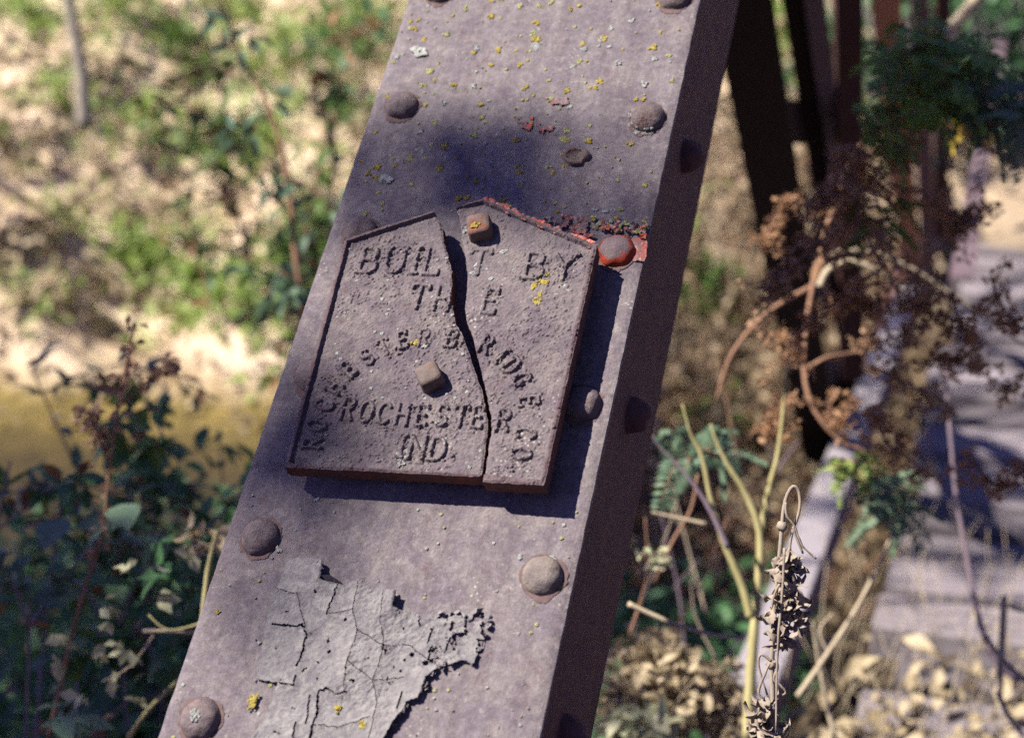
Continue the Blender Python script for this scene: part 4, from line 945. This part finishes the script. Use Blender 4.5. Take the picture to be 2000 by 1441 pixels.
# hooked dead stalk, in focus
hook = [Z3(*q, 1.24) for q in ((852, 1290), (845, 1060), (842, 900), (852, 700), (868, 520), (880, 400), (888, 300), (897, 215), (915, 150), (938, 118), (960, 130), (970, 170), (968, 225), (950, 285), (932, 340), (925, 400), (932, 450))]
root, P = traced('hooked_stalk', [(hook, 1.0, .42)], .0023, M['stem_dead'], 'sharp dead grey weed stalk with hooked top and shrivelled leaves before the rail', 'weed stalk', sides=10)
m = MB()
for k, pts in enumerate(([(905, 190), (910, 250), (945, 300), (975, 380), (1000, 410), (1045, 450)], [(925, 400), (905, 430), (880, 455), (860, 470)], [(850, 870), (880, 860), (900, 830)], [(840, 920), (800, 890), (780, 910), (790, 980), (830, 1100), (845, 1150)], [(850, 920), (870, 940), (850, 1000), (880, 1030), (905, 1060), (890, 1075)], [(830, 930), (800, 1000), (780, 1060), (800, 1090)], [(880, 560), (850, 620), (840, 680)], [(940, 300), (950, 340), (985, 425)], [(900, 400), (890, 600), (868, 860), (860, 1250)])):
    m.tube(smooth_path([at(*Z3(*q, 1.235-.002*k)) for q in pts], 4), (.0013, .0008), 5, .3)
for q, r0 in ((P[0][int(len(P[0])*.12)], .0052), (P[0][int(len(P[0])*.25)], .0050), (P[0][int(len(P[0])*.38)], .0045)): m.tube([q-Vector((0, 0, .004)), q, q+Vector((0, 0, .004))], (.003, r0, .003), 8, .25)
m.build('curled_tendril', M['stem_dead'], root)
m = MB()
for (x0, y0, x1, y1, n) in ((925, 400, 960, 740, 70), (905, 600, 895, 830, 44), (880, 440, 925, 560, 24), (850, 600, 845, 700, 10), (800, 1080, 770, 1250, 30), (830, 1150, 850, 1270, 24)):
    for k in range(n):
        t = k/n; p = at(*Z3(x0+(x1-x0)*t+random.uniform(-14, 14), y0+(y1-y0)*t, 1.235+random.uniform(-.008, .008)))
        m.leaf(p, rv()+Vector((0, 0, -1.0)), rv(), random.uniform(.010, .024), random.uniform(.005, .010), random.uniform(1, 3.5), random.uniform(.3, .9), 5, random.uniform(-2, 2))
m.build('shrivelled_leaf', M['stem_dead'], root)
# pale dead leaf clusters at the bottom
def dead_cluster(name, cx, cy, d, rx, ry, n, L, mat, label, seg=4, stemmat='stem_tan'):
    c = at(cx, cy, d); root = empty(name, Matrix.Translation(at(cx, cy+ry, d)), label, 'plant'); m = MB(); st = MB(); b = at(cx, cy+ry*1.3, d+.05)
    for _ in range(n):
        v = rv(); p = at(cx+v.x*rx, cy+v.y*ry, d+v.z*.14); m.leaf(p, rv(), rv()+Vector((0, -.3, .7)), L*random.uniform(.5, 1.2), L*.5*random.uniform(.7, 1.2), random.uniform(.3, 1.3), .3, seg)
        if random.random() < .22: st.tube(smooth_path([b, b.lerp(p, .55)+rv()*.02, p], 3), (.0018, .0009), 5)
    if st.v: st.build('stem', M[stemmat], root)
    m.build('foliage', mat, root); return root
dead_cluster('dead_plant', 1320, 1340, 2.2, 120, 70, 150, .028, M['leaf_tan'], 'cluster of pale curled dead leaves at the bottom right of the post')
dead_cluster('pale_weed', 1245, 1425, 2.15, 70, 45, 110, .04, M['leaf_pale'], 'greyish leaves at the bottom edge against the post')
dead_cluster('dead_plant', 1280, 1085, 2.0, 30, 14, 22, .02, M['leaf_pale'], 'tiny pale tuft just right of the lower post')
dead_cluster('yellow_sprig', 1905, 245, 2.5, 34, 20, 12, .06, M['leaf_yellow'], 'few yellow leaves among the dark green spray')
def compound(name, cx, cy, d, rx, ry, n, L, mat, label, stem='stem_brown', w_=.3):
    root = empty(name, Matrix.Translation(at(cx, cy+ry, d)), label, 'creeper'); m = MB(); st = MB(); hub = [at(cx+random.uniform(-.6, .6)*rx, cy+random.uniform(-.5, .5)*ry, d) for _ in range(5)]
    for h0, h1 in zip(hub, hub[1:]): st.tube(smooth_path([h0, h0.lerp(h1, .5)+rv()*.01, h1], 3), .0022, 5)
    for _ in range(n):
        v = rv(); p = at(cx+v.x*rx, cy+v.y*ry, d+v.z*.12); dr = rv()+XC*.2; dr.normalize(); nn = (rv()*.6+Vector((0, -.3, .8))); side = dr.cross(nn).normalized()
        path = smooth_path([p, p+dr*L*.5, p+dr*L+Vector((0, 0, -L*.25))], 4); st.tube(path, (.0010, .0005), 4)
        for i, q in enumerate(path[1:]):
            for sg in (1, -1): m.leaf(q, side*sg+dr*.5, nn+rv()*.3, L*.42*(1-i/14), L*w_*.52, .3, .2, 2)
        if random.random() < .35:
            h0 = min(hub, key=lambda a: (a-p).length); st.tube([h0, h0.lerp(p, .5)+rv()*.01, p], .0012, 4)
    st.build('stem', M[stem], root); m.build('foliage', mat, root); return root
def seedy(name, pts, d, n, spread, mat, label, bit=.012, stem='stem_brown', twig=.05):
    path = smooth_path([at(x, y, d) for x, y in pts], 5); root = empty(name, Matrix.Translation(min(path, key=lambda q: q.z)), label, 'dead plant'); st = MB(); m = MB(); st.tube(path, (.0026, .0012), 5)
    for _ in range(n//2+4):
        p = random.choice(path); d_ = rv(); e = p+d_*spread*random.uniform(.4, 1.2); mid = p.lerp(e, .5)+rv()*spread*.2; tw = smooth_path([p, mid, e], 3); st.tube(tw, (.0012, .0006), 4)
        for q in tw[2:]+[e, e]:
            for _k in range(3): s_ = bit*random.uniform(.5, 1.3); m.leaf(q+rv()*bit*.8, rv(), rv(), s_*.8, s_*.5, random.uniform(.2, 1.5), .4, 2)
    st.build('stem', M[stem], root); m.build('seed_cluster', mat, root); return root
compound('green_creeper', 1830, 140, 2.1, 125, 75, 84, .064, M['leaf_spray'], 'dark green feathery spray over the top right of the truss')
compound('green_creeper', 1930, 215, 2.1, 90, 60, 46, .060, M['leaf_blue'], 'bluish green feathery leaves at the right edge below the dark spray')
compound('green_creeper', 1730, 235, 2.05, 60, 55, 30, .050, M['leaf_spray'], 'feathery green leaves hanging left of the dark spray')
compound('green_creeper', 1700, 420, 2.05, 70, 60, 12, .05, M['leaf_mid'], 'few green leaflets low on the vine by the orange vertical')
compound('dead_creeper', 1650, 380, 2.1, 55, 110, 26, .052, M['leaf_rust'], 'rusty brown withered spray hanging on the vine before the black diagonal')
compound('dead_creeper', 1740, 320, 2.1, 80, 60, 14, .048, M['leaf_rust'], 'brown withered leaves tangled under the green spray')
compound('pale_sprig', 1735, 965, 2.2, 50, 45, 24, .06, M['leaf_blue'], 'pale bluish-green sprig right of the rail over the deck')
compound('green_sprig', 1650, 905, 2.1, 26, 20, 8, .05, M['leaf_bright'], 'small bright sprig hanging over the rail')
compound('pale_sprig', 1380, 885, 2.1, 70, 25, 16, .06, M['leaf_blue'], 'greyish blue leaves above the fork of the green sapling')
SB = [([(1600, 470), (1550, 520), (1510, 560), (1500, 590)], 40, 'rusty dead twig hanging before the black diagonal'), ([(1590, 620), (1560, 660), (1530, 700)], 26, 'pinkish seed twig left of the vine'), ([(1620, 600), (1680, 590), (1720, 600)], 26, 'rusty seed twig right of the vine'), ([(1680, 680), (1740, 660), (1800, 640)], 34, 'rusty seed twig crossing the rail'), ([(1780, 600), (1850, 620), (1900, 650)], 40, 'brown seed twig before the deck'), ([(1830, 700), (1900, 720), (1970, 760)], 40, 'drooping seed twig low over the deck'), ([(1880, 450), (1800, 520), (1790, 560)], 26, 'seed twig hanging from the pale arching stem'), ([(1640, 760), (1620, 800), (1640, 830)], 18, 'yellowish seed twig left of the rail'), ([(1700, 800), (1730, 860), (1780, 900)], 26, 'brown seed twig on the far side of the rail'), ([(1650, 330), (1600, 400), (1580, 450)], 36, 'dense rusty twig at the top of the vine'), ([(1900, 900), (1950, 950), (2010, 940)], 30, 'seed twig at the right edge over the deck')]
SB += [([(1560, 380), (1520, 420), (1500, 470)], 20, 'small rusty twig against the black diagonal'), ([(1700, 480), (1740, 540), (1760, 600)], 24, 'rusty twig beside the purple-brown vertical'), ([(1560, 760), (1530, 800), (1500, 840)], 20, 'rusty twig low on the left of the vine'), ([(1800, 380), (1860, 420), (1920, 430)], 26, 'rusty twig under the arching grey branch'), ([(1720, 720), (1790, 760), (1850, 790)], 26, 'rusty twig just above the pale sprig'), ([(1940, 560), (1970, 620), (2000, 640)], 18, 'rusty twig at the right edge before the deck')]
for k, (pts, n, lb) in enumerate(SB): seedy('seed_twig', pts, 2.0+.06*(k % 4), n, .045, M['leaf_rust'] if k % 3 else M['seed'], lb)
for k, (pts, n, lb) in enumerate((([(1210, 1300), (1280, 1290), (1350, 1330), (1420, 1330)], 60, 'pale budded dead branch right of the lower post'), ([(1200, 1370), (1290, 1360), (1380, 1390), (1440, 1400)], 70, 'pale budded dead branch along the bottom edge'), ([(1240, 1441), (1300, 1400), (1330, 1330)], 36, 'pale dead branch rising from the bottom edge by the post'))): seedy('dead_branch', pts, 2.2, n*2, .055, M['leaf_tan'], lb, .022, 'stem_tan')
# vines
traced('vine', [([(1990, 330, 2.45), (1900, 270, 2.5), (1820, 238, 2.5), (1740, 240, 2.5), (1680, 290, 2.45), (1640, 370, 2.4), (1605, 480, 2.35), (1580, 600, 2.3), (1570, 720, 2.28), (1590, 800, 2.26), (1640, 860, 2.25), (1690, 885, 2.25), (1730, 960, 2.25)], 1.1, .45), ([(1571, 725, 2.28), (1610, 700, 2.28), (1660, 690, 2.3), (1710, 680, 2.32)], .7, .4), ([(1585, 560, 2.32), (1500, 610, 2.3), (1430, 690, 2.28), (1400, 780, 2.28)], .9, .4)], .0052, M['stem_brown'], 'brown vine curling down in front of the truss', 'vine')
traced('vine', [([(1600, 560, 2.3), (1620, 525, 2.3), (1670, 512, 2.3), (1730, 540, 2.3), (1780, 590, 2.32)], 1.2, .6), ([(1610, 500, 2.35), (1680, 490, 2.36), (1770, 520, 2.38), (1880, 590, 2.4), (2010, 680, 2.45)], 1, .5)], .0052, M['stem_tan'], 'pale arching stems springing right from the vine', 'vine')
traced('vine', [([(1840, 80, 2.7), (1880, 30, 2.7), (1920, -20, 2.7), (1960, -90, 2.7)], 1.5, 1.2)], .009, M['stem_tan'], 'thick pale stem slanting up out of the green spray', 'vine')
m = MB(); m_ = MB()
for _ in range(1500):
    px_ = random.uniform(1180, 1760); p = gp(px_, random.uniform(200, 1250))
    if (p-TB).dot(RN) > rr-.15 and (p-TB).dot(RD) < 6: continue
    d_ = rv(); d_.z = abs(d_.z)*.8+.1; d_.normalize(); l = random.uniform(.12, .6); q = p+d_*l
    m.tube([p, p.lerp(q, .5)+rv()*.03, q], (.004, .0015), 4)
    if random.random() < .8: foliage_cloud(m_, q, (.09, .09, .07), 7, .06, .035)
tag(m.build('brushwood', M['stem_brown']), 'tangle of thin brown twigs on the bank between post and truss', 'brushwood', None, 'stuff')
tag(m_.build('brush_foliage', M['leaf_brush']), 'withered brown leaves of the brush between post and truss', 'brush', None, 'stuff')
# grass and dry stems on the right ground
m = MB()
for _ in range(150):
    p = hz(random.uniform(1550, 2100), random.uniform(1060, 1600), -.02); d_ = rv()*.7; d_.z = 1; d_.normalize(); l = random.uniform(.06, .26)
    m.tube([p, p+d_*l*.55, p+d_*l+rv()*.03], (.0016, .0007), 4)
tag(m.build('dry_grass', M['stem_tan']), 'dry thin stems sprouting from the ground', 'dry grass', None, 'stuff')

# ------------------------------------------------------------------ unseen shade tree, its leaf clumps added along the sun's rays to cast shade
TR = Vector((-4.6, -1.0, 0)); TR.z = gz(TR.x, TR.y)-.1
root = empty('shade_tree', Matrix.Translation(TR), 'unseen tree left of the camera, its crown placed to shade the post and thicket', 'tree'); st = MB(); lf = MB()
trunk = smooth_path([TR, TR+Vector((-.2, .6, 2)), TR+Vector((-.3, 1.7, 4)), TR+Vector((-.1, 3.2, 6.2))], 5); st.tube(trunk, (.19, .08), 10, .05)
def clump(target, k, rad, n, L=.085):
    c = target + LS*k
    for V0, q_, pr in ((Vector((.45, 2.0, 1.0)), .42, .85), (Vector((.62, 2.0, 1.35)), .5, .9), (at(1560, 1100, 2.6), .42, .85), (plate(0, .50), .50, 1), (plate(0, -.28), .42, 1)):
        if rad > .12 and ((c-V0)-LS*(c-V0).dot(LS)).length < q_ and random.random() < pr: return
    foliage_cloud(lf, c, (rad, rad, rad*.8), n, L, L*.55, 0)
    if rad > .12 and random.random() < .7:
        s_ = min(trunk, key=lambda q: (q-c).length); st.tube(smooth_path([s_, s_.lerp(c, .5)+Vector((0, 0, .2)), c], 4), (.03, .006), 5)
def pl(px_, py_): return plate(*uv(px_, py_))
# dapples on the post
for px_, py_, r_, n in ((770, 300, .08, 46), (730, 400, .07, 36), (860, 320, .09, 38), (1000, 310, .09, 36), (1130, 330, .08, 34), (1230, 370, .06, 20), (920, 370, .06, 20), (1060, 380, .06, 20), (590, 700, .05, 22), (550, 800, .06, 30), (600, 880, .06, 34), (700, 900, .05, 16), (510, 980, .07, 26), (640, 1060, .05, 14), (430, 1160, .05, 6)):
    clump(pl(px_, py_), random.uniform(7.0, 9.5), r_, n, .05)
# deep shade over the thicket
for _ in range(74):
    d = random.uniform(1.7, 4.6); q = at(random.uniform(-350, 560), 900, d); clump(Vector((q.x, q.y, random.uniform(-.3, .7) if d < 3 else -.4)), random.uniform(4.8, 7.0), .34, 110)
# broken shade over truss, rail and deck
for _ in range(26):
    s_ = random.uniform(1.9, 8.5); clump(road(s_, random.uniform(rr+.1, 2.2), random.uniform(0, .5)), random.uniform(6, 8.5), .24, 62)
for s_, r_ in ((2.9, 0), (3.4, 0), (4.5, 0), (.95, 0), (1.2, .45), (1.7, .75), (2.1, .9), (1.3, .8)): clump(road(s_, rr+r_, .1), random.uniform(5, 6), .17, 70)
for _ in range(3):
    clump(tp(random.uniform(1440, 1640), random.uniform(100, 900)), random.uniform(6, 8), .26, 90)
for _ in range(34):
    q = gp(random.uniform(1190, 1490), random.uniform(860, 1330)); clump(q, random.uniform(5.5, 7.5), .30, 90)
st.build('trunk', M['bark_dark'], root); lf.build('crown', M['leaf_mid'], root)
# unseen trees added round the camera to dim the sky light, open towards the sun
def blocks(c):
    if c.y > 0:
        d = c-CAM; z = d.dot(FW)
        if z > .1 and abs(d.dot(XC)/z) < .42 and d.dot(DN)/z > -.32: return True
    for tz in (.9, 0, -.6, 1.2):
        h = c - LS*((c.z-tz)/LS.z)
        if -2.6 < h.x < 4.2 and .4 < h.y < 14: return True
        if -9 < h.x < 3 and 3.8 < h.y < 30: return True
    return False
for bx, by, Hh, lb in ((3.4, -1.6, 8, 'unseen tall tree right behind the camera, added to dim the sky light'), (1.2, -4.2, 9, 'unseen tall tree behind the camera, added to dim the sky light'), (-2.6, -4.6, 9, 'unseen tree behind the camera on the left, added to dim the sky light'), (5.6, 2.6, 8, 'unseen tree beyond the right side of the deck, added to dim the sky light'), (4.6, 7.5, 8, 'unseen tree leaning over the far deck, added to dim the sky light')):
    b = Vector((bx, by, gz(bx, by)-.1)); root = empty('tree', Matrix.Translation(b), lb, 'tree', 'unseen trees added to dim the sky light'); st = MB(); lf = MB()
    tp_ = smooth_path([b, b+Vector((.2, .1, Hh*.4)), b+Vector((0, .3, Hh*.7)), b+Vector((.1, 0, Hh))], 4); st.tube(tp_, (.2, .05), 10, .05)
    for _ in range(70):
        p = tp_[random.randint(4, len(tp_)-1)]; d_ = rv(); d_.z = abs(d_.z)*.5; e = p+d_*random.uniform(1.0, 3.2)
        if blocks(e): continue
        st.tube([p, p.lerp(e, .5)+rv()*.1, e], (.04, .01), 5)
        for _ in range(60):
            v = e + rv()*.85
            if not blocks(v): lf.leaf(v, rv(), rv()*.6+Vector((0, 0, .5)), .24, .15, .4, .2, 2)
    st.build('trunk', M['bark_dark'], root)
    if lf.v: lf.build('crown', M['leaf_mid'], root)
